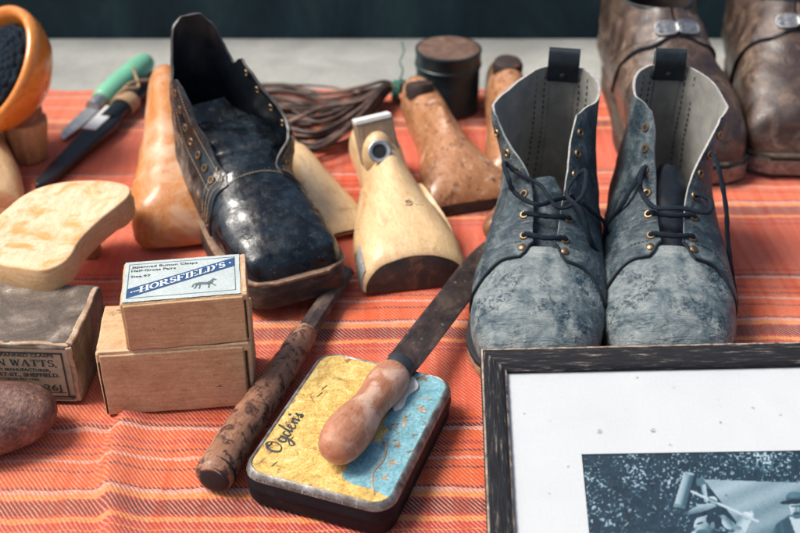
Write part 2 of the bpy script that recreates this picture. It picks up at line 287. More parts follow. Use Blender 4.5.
class MB:
    def __init__(self): self.v = []; self.f = []; self.m = []; self.M = Matrix.Identity(4)
    def vert(self, p):
        self.v.append(tuple(self.M @ Vector([float(a) for a in p]))); return len(self.v) - 1
    def face(self, idx, m=0): self.f.append(tuple(idx)); self.m.append(m)
    def poly(self, pts, m=0): self.face([self.vert(p) for p in pts], m)
    def grid(self, P, m=0, wu=False, wv=False, flip=False):
        nu, nv = len(P), len(P[0]); b = len(self.v)
        for r in P:
            for p in r: self.vert(p)
        for i in range(nu if wu else nu - 1):
            for j in range(nv if wv else nv - 1):
                q = [b + i * nv + j, b + ((i + 1) % nu) * nv + j, b + ((i + 1) % nu) * nv + (j + 1) % nv, b + i * nv + (j + 1) % nv]
                self.face(q[::-1] if flip else q, m)
        return b
    def shell(self, Pq, N, t, mo=0, mi=1, me=2):
        """grid with real thickness: outer skin Pq, inner skin Pq-N*t, and the cut edge all round"""
        Pq = np.array(Pq, float); Q = Pq - np.array(N) * t; nu, nv = Pq.shape[:2]
        a = self.grid(Pq, mo); b = self.grid(Q, mi, flip=True)
        loop = [(0, j) for j in range(nv)] + [(i, nv - 1) for i in range(1, nu)] + [(nu - 1, j) for j in range(nv - 2, -1, -1)] + [(i, 0) for i in range(nu - 2, 0, -1)]
        for k in range(len(loop)):
            (i, j), (p, q) = loop[k], loop[(k + 1) % len(loop)]
            self.face((a + i * nv + j, a + p * nv + q, b + p * nv + q, b + i * nv + j), me)
    def tube(self, path, r, n=8, m=0, cap=True, closed=False, flat=1.0):
        p = np.array(path, float); k = len(p); rr = np.broadcast_to(np.array(r, float), (k,))
        T = np.gradient(p, axis=0) if not closed else np.roll(p, -1, 0) - np.roll(p, 1, 0)
        T /= np.linalg.norm(T, axis=1)[:, None] + 1e-9
        u = np.cross(T[0], (0, 0, 1.0))
        if np.linalg.norm(u) < .05: u = np.cross(T[0], (0, 1.0, 0))
        u /= np.linalg.norm(u); P = []
        for i in range(k):
            u = u - T[i] * u.dot(T[i]); u /= np.linalg.norm(u) + 1e-9; w = np.cross(T[i], u)
            P.append([p[i] + rr[i] * (math.cos(a) * u + flat * math.sin(a) * w) for a in np.linspace(0, 2 * math.pi, n, endpoint=False)])
        b = self.grid(P, m, wu=closed, wv=True, flip=True)
        if cap and not closed:
            self.face([b + j for j in range(n)], m); self.face([b + (k - 1) * n + j for j in range(n)][::-1], m)
    def lathe(self, prof, n=32, m=0, cap=True):
        """profile of (radius, height) turned round the local z axis"""
        P = [[(r * math.cos(a), r * math.sin(a), z) for a in np.linspace(0, 2 * math.pi, n, endpoint=False)] for r, z in prof]
        b = self.grid(P, m, wv=True, flip=True)
        if cap:
            if prof[0][0] > 1e-4: self.face([b + j for j in range(n)][::-1], m)
            if prof[-1][0] > 1e-4: self.face([b + (len(P) - 1) * n + j for j in range(n)], m)
    def box(self, c, s, m=0):
        x, y, z = [a / 2 for a in s]; cx, cy, cz = c
        i = [self.vert((cx + a * x, cy + b * y, cz + d * z)) for d in (-1, 1) for a, b in ((-1, -1), (1, -1), (1, 1), (-1, 1))]
        for q in ((3, 2, 1, 0), (4, 5, 6, 7), (0, 1, 5, 4), (1, 2, 6, 5), (2, 3, 7, 6), (3, 0, 4, 7)): self.face([i[a] for a in q], m)
    def prism(self, out, z0, z1, m=0, ms=None, r=0.0, bow=None):
        """outline (x,y) pulled from z0 to z1 with softened rims; z0 / z1 may be functions of (x,y)"""
        ms = m if ms is None else ms
        o = np.array(out, float); n = len(o); c = o.mean(0)
        f0 = z0 if callable(z0) else (lambda x, y: z0); f1 = z1 if callable(z1) else (lambda x, y: z1)
        t = np.roll(o, -1, 0) - np.roll(o, 1, 0); nn = np.stack([t[:, 1], -t[:, 0]], 1); nn /= np.linalg.norm(nn, axis=1)[:, None] + 1e-9
        area = .5 * np.sum(o[:, 0] * np.roll(o[:, 1], -1) - np.roll(o[:, 0], -1) * o[:, 1])
        if area < 0: nn = -nn
        rings = []
        for k in ([0, 1, 2] if r else [2]):
            a = k / 2 * math.pi / 2; q = o - nn * r * (1 - math.sin(a)); rings.append([(x, y, f0(x, y) + r * (1 - math.cos(a)) ) for x, y in q])
        for k in ([0, 1, 2] if r else [0]):
            a = k / 2 * math.pi / 2; q = o - nn * r * (1 - math.cos(a)); rings.append([(x, y, f1(x, y) - r * (1 - math.sin(a))) for x, y in q])
        b = self.grid(rings, ms, wv=True, flip=area > 0)
        k = len(rings) - 1
        # top as concentric rings so that it can be curved
        top = [np.array(rings[k])[:, :2]] 
        prev = [b + k * n + j for j in range(n)]
        for sc in (.8, .55, .3, .1):
            q = c + (top[0] - c) * sc
            cur = [self.vert((x, y, f1(x, y))) for x, y in q]
            for j in range(n):
                e = (prev[j], prev[(j + 1) % n], cur[(j + 1) % n], cur[j]); self.face(e if area > 0 else e[::-1], m)
            prev = cur
        self.face(prev if area > 0 else prev[::-1], m)
        bot = [b + j for j in range(n)]; self.face(bot[::-1] if area > 0 else bot, ms)
    def softbox(self, c, s, r, m=0, n=16, amp=.0, seed=0):
        """box with rounded, slightly battered edges"""
        from mathutils import noise
        c = np.array(c, float); h = np.array(s, float) / 2; b0 = len(self.v)
        tt = np.concatenate([[-1], -1 + np.array([.35, .8, 1.3]) * 0, np.linspace(-1, 1, n)]) if 0 else None
        for ax in range(3):
            for sg in (-1, 1):
                u, v = (ax + 1) % 3, (ax + 2) % 3
                def ln(L_): return np.concatenate([np.linspace(-L_, -L_ + r, 4)[:-1], np.linspace(-L_ + r, L_ - r, n), np.linspace(L_ - r, L_, 4)[1:]])
                P = []
                for a in ln(h[u]):
                    row = []
                    for b in ln(h[v]):
                        p = np.zeros(3); p[ax] = sg * h[ax]; p[u] = a; p[v] = b
                        q = np.clip(p, -h + r, h - r); d = p - q; l = np.linalg.norm(d)
                        if l > 0: p = q + d / l * r
                        if amp:
                            e = noise.noise_vector(Vector(p) * .55 + Vector((seed, 0, 0))) * amp + noise.noise_vector(Vector(p) * 2.2 + Vector((seed, 5, 0))) * amp * .35; p = p + np.array(e)
                        row.append(c + p)
                    P.append(row)
                self.grid(P, m, flip=sg < 0)
    def ball(self, c, r, m=0, nu=10, nv=16):
        c = np.array(c); r = np.broadcast_to(np.array(r, float), (3,))
        P = [[c + r * (math.sin(a) * math.cos(b), math.sin(a) * math.sin(b), math.cos(a)) for b in np.linspace(0, 2 * math.pi, nv, endpoint=False)] for a in np.linspace(.02, math.pi - .02, nu)]
        self.grid(P, m, wv=True)
    def rumple(self, amp, scale):
        from mathutils import noise
        for i, p in enumerate(self.v):
            d = noise.noise_vector(Vector(p) * scale) * amp + noise.noise_vector(Vector(p) * scale * 2.7 + Vector((9, 3, 1))) * amp * .4
            self.v[i] = (p[0] + d.x, p[1] + d.y, p[2] + d.z)
        return self
    def build(self, name, mats, parent=None, loc=(0, 0, 0), rot=(0, 0, 0), smooth=True, sharp=40, bevel=0.0):
        me = bpy.data.meshes.new(name)
        me.from_pydata([(x * S, y * S, z * S) for x, y, z in self.v], [], self.f)
        if isinstance(mats, str): mats = [mats]
        for k in mats: me.materials.append(M[k])
        me.polygons.foreach_set('material_index', self.m)
        if smooth:
            me.polygons.foreach_set('use_smooth', [True] * len(me.polygons))
            me.set_sharp_from_angle(angle=R(sharp))
        me.validate(); me.update()
        o = bpy.data.objects.new(name, me); COL.objects.link(o)
        o.location = [a * S for a in loc]; o.rotation_euler = rot
        if parent: o.parent = parent
        if bevel:
            b = o.modifiers.new('bevel', 'BEVEL'); b.width = bevel * S; b.segments = 2; b.limit_method = 'ANGLE'; b.angle_limit = R(40)
        return o

def tag(o, label=None, cat=None, group=None, kind=None):
    if label: o['label'] = label
    if cat: o['category'] = cat
    if group: o['group'] = group
    if kind: o['kind'] = kind
    return o
def thing(name, label, cat, loc=(0, 0, 0), rot=(0, 0, 0), group=None):
    o = bpy.data.objects.new(name, None); COL.objects.link(o); o.empty_display_size = .02
    o.location = [a * S for a in loc]; o.rotation_euler = rot
    return tag(o, label, cat, group)

def pchip(x, y):
    x = np.array(x, float); y = np.array(y, float); h = np.diff(x); d = np.diff(y) / h; m = np.zeros(len(x))
    m[0], m[-1] = d[0], d[-1]
    for i in range(1, len(x) - 1):
        if d[i - 1] * d[i] > 0:
            a, b = 2 * h[i] + h[i - 1], h[i] + 2 * h[i - 1]; m[i] = (a + b) / (a / d[i - 1] + b / d[i])
    def f(q):
        q = min(max(q, x[0]), x[-1]); i = min(int(np.searchsorted(x, q, 'right')) - 1, len(x) - 2); t = (q - x[i]) / h[i]
        return ((1 + 2 * t) * (1 - t) ** 2) * y[i] + t * (1 - t) ** 2 * h[i] * m[i] + t * t * (3 - 2 * t) * y[i + 1] + t * t * (t - 1) * h[i] * m[i + 1]
    return f

class Foot:
    """a foot-shaped skin: s runs from the toe (0) to the top or heel (1), phi from the underside (0) round to the ridge (pi)"""
    def __init__(self, keys, L, bend=0.0, warp=None):
        k = np.array(keys, float); self.c = [pchip(k[:, 0], k[:, i]) for i in range(1, k.shape[1])]; self.L = L; self.bend = bend; self.warp = warp
    def P(self, s, phi):
        fb, zb, ff, zf, W, m, el, eu = [c(s) for c in self.c]
        a = abs(phi); sg = 1 if phi >= 0 else -1
        sn, cs = abs(math.sin(a)), math.cos(a)
        if cs >= 0: w = sn ** el; h = m * (1 - cs ** el)
        else: w = sn ** eu; h = m + (1 - m) * (-cs) ** eu
        f = fb + (ff - fb) * h; z = zb + (zf - zb) * h
        x = W * w * sg + self.bend * max(0, f / self.L - .25) ** 2
        p = np.array((x, self.L / 2 - f, z))
        if self.warp is not None: p = p + np.array(self.warp(s, phi, p))
        return p
    def N(self, s, phi, e=.012):
        s = min(max(s, e), 1 - e)
        a = self.P(s + e, phi) - self.P(s - e, phi); b = self.P(s, phi + 3 * e) - self.P(s, phi - 3 * e)
        n = np.cross(a, b); l = np.linalg.norm(n)
        return n / l if l > 1e-9 else np.array((0, 0, 1.0))
    def solid(self, mb, ns=40, nphi=40, s0=0.0, s1=1.0, m=0, mcap=None, power=1.4, cap0=True, cap1=True):
        S_ = [s0 + (s1 - s0) * (i / ns) ** power for i in range(ns + 1)]
        ph = np.linspace(-math.pi, math.pi, nphi, endpoint=False)
        P = [[self.P(s, a) for a in ph] for s in S_]
        b = mb.grid(P, m, wv=True, flip=False)
        if cap0: mb.face([b + j for j in range(nphi)], m if mcap is None else mcap)
        if cap1: mb.face([b + ns * nphi + j for j in range(nphi)][::-1], m)

def ring_at(mb, c, n, r, t, m=0, nseg=16):
    """small metal ring round the axis n"""
    n = np.array(n) / np.linalg.norm(n); u = np.cross(n, (0, 0, 1.0)); u /= np.linalg.norm(u) + 1e-9; w = np.cross(n, u)
    mb.tube([np.array(c) + r * (math.cos(a) * u + math.sin(a) * w) for a in np.linspace(0, 2 * math.pi, nseg, endpoint=False)], t, 6, m, closed=True)
def disc_at(mb, c, n, r, m=0, nseg=14):
    n = np.array(n) / np.linalg.norm(n); u = np.cross(n, (0, 0, 1.0)); u /= np.linalg.norm(u) + 1e-9; w = np.cross(n, u)
    mb.poly([np.array(c) + r * (math.cos(a) * u + math.sin(a) * w) for a in np.linspace(0, 2 * math.pi, nseg, endpoint=False)], m)

# ------------------------------------------------------------------ lettering
_fc = {}
def font_geo(s, bold=0.0):
    if (s, bold) in _fc: return _fc[(s, bold)]
    cu = bpy.data.curves.new('lettering', 'FONT'); cu.body = s; cu.size = 1; cu.offset = bold; cu.resolution_u = 3
    o = bpy.data.objects.new('lettering', cu); COL.objects.link(o); bpy.context.view_layer.update()
    ev = o.evaluated_get(bpy.context.evaluated_depsgraph_get()); me = ev.to_mesh()
    v = [(a.co.x, a.co.y) for a in me.vertices]; f = [tuple(p.vertices) for p in me.polygons]
    ev.to_mesh_clear(); bpy.data.objects.remove(o); bpy.data.curves.remove(cu)
    _fc[(s, bold)] = (v, f); return v, f
def text(mb, s, x0, x1, y, h, put, m=0, bold=0.0):
    """lettering fitted between x0 and x1 with cap height h, put(x, y) -> 3D point"""
    v, f = font_geo(s, bold)
    a = min(p[0] for p in v); b = max(p[0] for p in v); k = (x1 - x0) / (b - a); g = h / .69
    i = [mb.vert(put(x0 + (p[0] - a) * k, y + p[1] * g)) for p in v]
    for q in f: mb.face([i[c] for c in q], m)
def serif_glyph(c):
    """slab-serif capitals as quads in a unit-high box"""
    q = []; w = .2; t = .085
    def rect(x0, y0, x1, y1): q.append([(x0, y0), (x1, y0), (x1, y1), (x0, y1)])
    def stem(x, top=True, bot=True, ww=w):
        rect(x - ww / 2, 0, x + ww / 2, 1)
        if bot: rect(x - ww / 2 - .09, 0, x - ww / 2, t); rect(x + ww / 2, 0, x + ww / 2 + .09, t)
        if top: rect(x - ww / 2 - .09, 1 - t, x - ww / 2, 1); rect(x + ww / 2, 1 - t, x + ww / 2 + .09, 1)
    def strip(pts, ws):
        p = np.array(pts, float); T = np.gradient(p, axis=0); T /= np.linalg.norm(T, axis=1)[:, None]; N = np.stack([-T[:, 1], T[:, 0]], 1)
        ws = np.broadcast_to(np.array(ws), (len(p),))
        for i in range(len(p) - 1): q.append([tuple(p[i] - N[i] * ws[i] / 2), tuple(p[i + 1] - N[i + 1] * ws[i + 1] / 2), tuple(p[i + 1] + N[i + 1] * ws[i + 1] / 2), tuple(p[i] + N[i] * ws[i] / 2)])
    def arc(cx, cy, rx, ry, a0, a1, thick=w, thin=.08, n=14):
        A = np.linspace(R(a0), R(a1), n); strip([(cx + rx * math.cos(a), cy + ry * math.sin(a)) for a in A], [thin + (thick - thin) * abs(math.cos(a)) for a in A])
    W = .9
    if c == 'H': stem(.2); stem(.74); rect(.3, .46, .64, .54); W = .94
    elif c == 'O': arc(.45, .5, .34, .45, 0, 360, n=28); W = .9
    elif c == 'R': stem(.2); arc(.42, .74, .25, .22, -90, 90); rect(.3, .92, .44, 1); rect(.3, .48, .44, .56); strip([(.44, .5), (.62, .25), (.8, .03)], w * .9); rect(.72, 0, .94, t); W = .92
    elif c == 'S':
        arc(.36, .73, .22, .225, 30, 270, .17, .1); arc(.36, .27, .24, .225, 90, -150, .17, .1); rect(.54, .7, .6, .98); rect(.1, .02, .16, .3); W = .68
    elif c == 'F': stem(.2); rect(.3, 1 - t, .72, 1); rect(.66, .74, .74, 1 - t); rect(.3, .46, .5, .54); rect(.5, .38, .57, .62); W = .78
    elif c == 'I': stem(.22); W = .44
    elif c == 'E': stem(.2); rect(.3, 1 - t, .72, 1); rect(.66, .74, .74, 1 - t); rect(.3, .46, .5, .54); rect(.5, .38, .57, .62); rect(.3, 0, .74, t); rect(.68, t, .76, .28); W = .82
    elif c == 'L': stem(.2); rect(.3, 0, .72, t); rect(.66, t, .74, .3); W = .78
    elif c == 'D': stem(.2, True, True); arc(.38, .5, .34, .455, -90, 90); rect(.3, 0, .4, t); rect(.3, 1 - t, .4, 1); W = .84
    elif c == 'N': stem(.16, True, False, .1); stem(.78, True, False, .1); strip([(.18, .97), (.48, .5), (.78, .03)], w); rect(.03, 0, .3, t); W = .94
    elif c == 'W': strip([(.14, .97), (.3, .03)], w * .9); strip([(.33, .03), (.52, .9)], .09); strip([(.5, .93), (.68, .03)], w * .9); strip([(.71, .03), (.9, .97)], .09); rect(.0, 1 - t, .3, 1); rect(.78, 1 - t, 1.02, 1); W = 1.06
    elif c == 'A': strip([(.12, .03), (.44, .97)], .09); strip([(.44, .97), (.74, .03)], w); rect(.24, .3, .62, .38); rect(0, 0, .26, t); rect(.58, 0, .9, t); W = .92
    elif c == 'T': stem(.4, False, True); rect(.08, 1 - t, .72, 1); rect(.05, .7, .13, 1); rect(.67, .7, .75, 1); W = .82
    elif c == 'J': stem(.42, True, False); arc(.29, .14, .22, .17, 0, -180, .2, .12); W = .6
    elif c == "'": strip([(.14, 1.0), (.12, .72)], [.16, .08]); W = .28
    elif c == ',': strip([(.14, .12), (.1, -.16)], [.16, .06]); W = .3
    elif c == '.': rect(.06, 0, .2, .14); W = .28
    else: W = .4
    return q, W
def serif(mb, s, x0, x1, y, h, put, m=0):
    gl = [serif_glyph(c) for c in s]; tot = sum(w for _, w in gl); k = (x1 - x0) / tot; x = x0
    for q, w in gl:
        for r in q: mb.poly([put(x + a * k, y + b * h) for a, b in r], m)
        x += w * k

# ================================================================== THE SETTING
def sm(a, b, x):
    t = min(1, max(0, (x - a) / (b - a))); return t * t * (3 - 2 * t)
def cloth_z(x, y):
    z = -.16 + .05 * math.sin(x * .35 + y * .21) * math.sin(y * .3 - x * .13 + 1) + .03 * math.sin(x * .9 - y * .5)
    # the fold that runs forward from the corner of the big box
    d = x + 19.0 - (y - 57) * -.12 + .35 * math.sin(y * .5)
    k = sm(44, 47, y) * sm(61.5, 57.5, y)
    z += k * (.75 * math.exp(-(max(d, 0) / 1.5) ** 2 - (min(d, 0) / .45) ** 2))
    d2 = x + 13.5 + (y - 55) * .5; z += .28 * math.exp(-(d2 / 1.2) ** 2) * sm(50, 52, y) * sm(58, 55.5, y)
    d3 = y - 57.2 + .15 * (x + 21); z += .35 * math.exp(-(d3 / .55) ** 2) * math.exp(-((x + 21.3) / 1.3) ** 2)
    # softer creases on the open patches
    z += .16 * math.exp(-((y - 80 - .35 * x) / 1.6) ** 2) * math.exp(-((x - 5) / 5) ** 2)
    z += .14 * math.exp(-((y - 94 - .1 * x) / 1.2) ** 2) * math.exp(-((x + 29) / 6) ** 2)
    return z
mb = MB()
xs = np.concatenate([np.linspace(-75, -32, 30)[:-1], np.linspace(-32, 32, 230), np.linspace(32, 75, 30)[1:]])
ys = np.concatenate([np.linspace(22, 45, 16)[:-1], np.linspace(45, 113, 220)])
ye = lambda x, y: y if y < 108 else y + (y - 108) / 5 * .35 * math.sin(x * .4)
P = np.array([[(x, ye(x, y), cloth_z(x, y)) for y in ys] for x in xs])
mb.shell(P, np.broadcast_to(np.array((0, 0, 1.0)), P.shape), .28, 0, 1, 1)
tag(mb.build('woven_blanket', ['cloth', 'cloth_edge'], sharp=80), 'red and orange striped woven blanket spread flat under all the old shoemaking goods', 'blanket')

mb = MB(); mb.poly([(-700, -300, -.62), (700, -300, -.62), (700, 400, -.62), (-700, 400, -.62)])
tag(mb.build('pavement', 'paving', smooth=False), kind='structure')
mb = MB(); mb.box((0, 136, 10.5), (700, 14, 23))
tag(mb.build('wall', 'wall', smooth=False, bevel=.3), 'dark teal wall along the far side of the pavement, out of focus', 'wall')

# ================================================================== BLUE-GREY BOOTS
def dash_path(fn, a, b, n, duty=.6):
    """stitches: short strokes along fn(t)"""
    return [(fn(a + (b - a) * (i / n)), fn(a + (b - a) * ((i + duty) / n))) for i in range(n)]
def strokes(mb, segs, r, m=0):
    for p, q in segs: mb.tube([p, q], r, 5, m)

BK = [(0, 25.9, 1.6, 25.8, 2.6, .9, .3, .5, .9), (.04, 25.3, 1.3, 25.2, 3.9, 2.9, .32, .45, .85), (.10, 23.8, 1.1, 23.9, 5.0, 4.0, .36, .4, .85), (.2, 21, 1.0, 21.4, 5.9, 4.75, .38, .4, .88),
      (.3, 18, 1.1, 18.7, 6.8, 4.85, .4, .42, .92), (.42, 13.5, 1.5, 15.9, 8.0, 4.5, .42, .5, .95), (.55, 6, 2.3, 13.6, 9.5, 3.95, .45, .6, .95), (.66, .6, 3.0, 12.2, 10.9, 3.5, .48, .75, .95),
      (.78, .2, 6.8, 11.0, 12.1, 3.15, .5, .9, .95), (.9, .7, 10.8, 9.8, 13.2, 3.0, .5, .95, .95), (1, 1.0, 14.6, 8.8, 13.9, 3.0, .5, .95, .95)]
def outsole(mb, L, z0, z1, wf, bend, m=0, ms=0, r=.12, n=26, toe=1.0):
    """sole plate following the foot outline wf(f) -> half width"""
    F = [L * (.5 - .5 * math.cos(math.pi * i / n)) for i in range(n + 1)]
    bx = lambda f: bend * max(0, f / L - .25) ** 2
    o = [(wf(f) + bx(f), L / 2 - f) for f in F] + [(-wf(f) + bx(f), L / 2 - f) for f in F[::-1][1:-1]]
    mb.prism(o, z0, z1, m, ms, r)

def blue_boot(label, loc, rz, bend, splay, rise, tongue='black_in', top=.72):
    L = 26
    def warp(s, a, p):
        k = sm(.5, 1.0, s) * sm(.9, 2.5, abs(a)); t = splay[0] if a < 0 else splay[1]
        return (k * t + splay[2] * sm(.6, 1, s), -.25 * abs(t) * k, -.12 * abs(t) * k)
    ft = Foot(BK, L, bend, warp)
    root = thing('ankle_boot', label, 'boot', loc, (0, 0, rz), 'pair of blue-grey lace-up boots')
    # sole, heel, vamp
    wf = pchip([0, .6, 2.5, 6, 11, 17, 20.5, 23.5, 25.3, 26.2], [.9, 2.6, 3.5, 3.75, 3.9, 4.9, 5.05, 4.3, 2.8, .7])
    zs = lambda x, y: .75 + .35 * sm(8, 13, -y) + .0 * x
    mb = MB(); outsole(mb, 26.2, lambda x, y: .3 * sm(8, 13, -y), zs, wf, bend, 0, 0, .1); so = mb.build('sole', 'tan_sole', root)
    mb = MB(); outsole(mb, 26.3, lambda x, y: zs(x, y) - .04, lambda x, y: zs(x, y) + .42, lambda f: wf(f) * 1.015 + .04, bend, 0, 0, .15); mb.build('welt', 'rubber', root)
    mb = MB(); F = [(3.6 * math.cos(a), 9.6 + 3.3 * math.sin(a)) for a in np.linspace(0, math.pi, 16)] + [(-3.5, 6.2), (3.5, 6.2)]
    mb.prism([(x, y - .2) for x, y in F], 0, .9, 0, 0, .1); mb.build('heel', 'rubber', root)
    mb = MB(); ft.solid(mb, 44, 56, 0, .352, cap1=False); mb.rumple(.12, .42 + .04 * bend).build('vamp', 'blue', root, sharp=70)
    # quarters with the facings
    gap = pchip([.2, .3, .42, .5, .6, .75, .9, 1], [.4, .5, .85, .95, 1.05, 1.25, 1.5, 1.8]); W = ft.c[4]
    pe = lambda s: math.pi - math.asin(min(.95, gap(s) / W(s)))
    def s0(v):
        a = abs(v); return .315 + .05 * sm(.93, 1.0, a) - .06 * sm(.88, .6, a) + .17 * sm(.5, .2, a)
    def s1(v): return 1 - .012 * math.cos(v * 9) - .035 * sm(.9, 1, abs(v))
    V = np.sign(np.linspace(-1, 1, 81)) * np.abs(np.linspace(-1, 1, 81)) ** .85; U = np.linspace(0, 1, 40)
    def Q(u, v, off=.16):
        s = s0(v) + (s1(v) - s0(v)) * u; a = v * pe(s); return ft.P(s, a) + ft.N(s, a) * off, ft.N(s, a)
    G = [[Q(u, v) for v in V] for u in U]
    mb = MB(); mb.shell([[g[0] for g in r] for r in G], [[g[1] for g in r] for r in G], .2, 0, 1, 2)
    q = mb.rumple(.10, .42 + .04 * bend).build('quarters', ['blue_shaft', 'suede', 'cut_edge'], root, sharp=75)
    mb = MB(); mb.tube([Q(0, v, .12)[0] for v in np.linspace(-1, 1, 90)], .12, 6); mb.build('seam_edge', 'navy', q)
    mb = MB()
    strokes(mb, dash_path(lambda t: Q(.055 + .02 * abs(t), t, .17)[0], -.96, -.4, 26) + dash_path(lambda t: Q(.055 + .02 * abs(t), t, .17)[0], .4, .96, 26), .035)
    for vv in (-.3, -.19, .19, .3): strokes(mb, dash_path(lambda t: Q(t, vv * (.8 + .2 * t), -.07)[0], .4, .97, 22, .5), .05)
    mb.build('stitching', 'dark_thread', q)
    mb = MB()                                                             # reinforcing strip inside the back
    Gb = [[ft.P(s, v * .32) - ft.N(s, v * .32) * .06 for v in (-1, -.5, 0, .5, 1)] for s in np.linspace(.62, .985, 20)]
    Nb = [[-ft.N(s, v * .32) for v in (-1, -.5, 0, .5, 1)] for s in np.linspace(.62, .985, 20)]
    mb.shell(Gb, Nb, -.04, 0, 0, 0); mb.build('back_strip', 'suede', q)
    # tongue: its default black stands in for the shaded hollow of the boot opening
    mb = MB(); TV = np.linspace(-1, 1, 13); TU = np.linspace(.31, top, 22)
    def T(s, v):
        wd = .55 * (1 - .8 * sm(top - .2, top + .02, s)); a = math.pi + v * wd
        p = ft.P(s, a if a <= math.pi else a - 2 * math.pi); n = ft.N(s, math.pi - .02)
        return p - n * (.85 + 1.3 * sm(.5, .75, s) + .2 * v * v), n
    mb.shell([[T(s, v)[0] for v in TV] for s in TU], [[T(s, v)[1] for v in TV] for s in TU], .18, 0, 0, 0)
    mb.rumple(.12, .8).build('tongue', tongue, root, sharp=75)
    # pull tab
    b = ft.P(1, 0); mb = MB(); w = 1.2
    path = catmull([(b[1] + .42, b[2] - 2.6), (b[1] + .46, b[2] - .6), (b[1] + .5, b[2] + .6), (b[1] + .25, b[2] + 1.0 + rise), (b[1] - .3, b[2] + 1.0 + rise), (b[1] - .62, b[2] + .5), (b[1] - .55, b[2] - .4), (b[1] - .42, b[2] - 1.3)], 5)
    w = 1.25; Tn = np.gradient(path, axis=0); Tn /= np.linalg.norm(Tn, axis=1)[:, None]
    Gp = [[(b[0] + x, y, z) for x in np.linspace(-w, w, 5)] for y, z in path]; Np = [[(0, t[1], -t[0])] * 5 for t in Tn]
    mb.shell(Gp, Np, .17, 0, 0, 1); tab = mb.build('pull_tab', ['navy', 'cut_edge'], root)
    mb = MB(); mb.ball((b[0], b[1] - .62, b[2] - .7), (.24, .1, .24)); mb.build('rivet', 'dark', tab)
    # eyelets and rivets
    E = {}
    for sd in (-1, 1):
        for k, s in enumerate((.385, .465, .55, .65, .76, .87)):
            a = sd * (pe(s) - .62 / W(s)); p, n = ft.P(s, a) + ft.N(s, a) * .17, ft.N(s, a); E[sd, k] = (p, n)
            mb = MB(); ring_at(mb, p + n * .03, n, .25, .1); disc_at(mb, p + n * .05, n, .22, 1); mb.build('eyelet', ['brass', 'dark'], root)
        s = .345; a = sd * (pe(s) - .8 / W(s)); p, n = ft.P(s, a) + ft.N(s, a) * .17, ft.N(s, a)
        mb = MB(); z = Vector(n).to_track_quat('Z', 'Y').to_matrix().to_4x4(); mb.M = Matrix.Translation(Vector(p)) @ z
        mb.lathe([(.30, 0), (.29, .06), (.2, .12), (.001, .14)], 16); mb.build('rivet', 'brass', root)
    return root, ft, E, Q

def lace(root, paths, r=.2, mat='lace'):
    mb = MB()
    for p in paths: q = catmull(p, 7); mb.tube(q, [r * (1 + .12 * math.sin(i * 1.9)) for i in range(len(q))], 7, flat=.75)
    return mb.build('lace', mat, root)
def bar(E, k, sag=0.0, lift=.55):
    (a, na), (b, nb) = E[-1, k], E[1, k]; up = np.array((0, -.55, .83)); m = (a + b) / 2
    return [a - na * .15, a + na * .12, a + na * .25 + (b - a) * .12, m + up * lift * .6 + np.array((0, -sag, -sag * .5)), b + nb * .25 - (b - a) * .12, b + nb * .12, b - nb * .15]

r1, f1, E1, Q1 = blue_boot('blue-grey lace-up boot with its left flap flared wide, beside the rusty knife blade', (11.1, 72.7, 0), R(-10.5), .7, (-2.7, -.3, .0), .35, 'blue_shaft', .66)
V3 = lambda *a: np.array(a, float)
def out(E, sd, k, d=.3): return E[sd, k][0] + E[sd, k][1] * d
lace(r1, [bar(E1, 0, .15), bar(E1, 1, .1),
          [out(E1, 1, 2, -.1), out(E1, 1, 2, .25), out(E1, 1, 2) + V3(-1.3, -.9, .1), out(E1, -1, 1) + V3(1.0, -.2, .9), out(E1, -1, 2) + V3(-.5, -.5, .2), out(E1, -1, 2) + V3(-1.1, -.1, 1.2), out(E1, -1, 3) + V3(-.9, .2, .6), out(E1, -1, 3, .2), out(E1, -1, 3, -.1)],
          [out(E1, -1, 3, -.1), out(E1, -1, 3, .25), out(E1, -1, 2) + V3(1.3, -.3, .9), out(E1, 1, 1) + V3(-.9, -.4, .9), out(E1, 1, 2) + V3(.5, -.5, .3), out(E1, 1, 3) + V3(.55, -.2, .3), out(E1, 1, 3, .2), out(E1, 1, 3, -.1)],
          [out(E1, 1, 3, -.1), out(E1, 1, 3, .3), out(E1, 1, 2) + V3(-.6, -.6, .5), out(E1, 1, 1) + V3(.7, -.3, .7), V3(3.6, -3.0, 7.0), V3(4.75, -1.2, 4.4), V3(5.15, -2.6, 2.2), V3(5.3, -4.2, .35), V3(5.9, -5.6, .1)],
          [out(E1, 1, 2, -.1), out(E1, 1, 2, .3), V3(3.2, -.7, 8.6), V3(4.5, .6, 6.6), V3(4.9, .8, 3.4), V3(5.3, -.3, .2), V3(5.6, -2.4, .1)]])
r2, f2, E2, Q2 = blue_boot('blue-grey lace-up boot with its right flap folded out, farther from the knife', (20.3, 72.9, 0), R(-6), -.5, (-.1, 1.4, .35), .2)
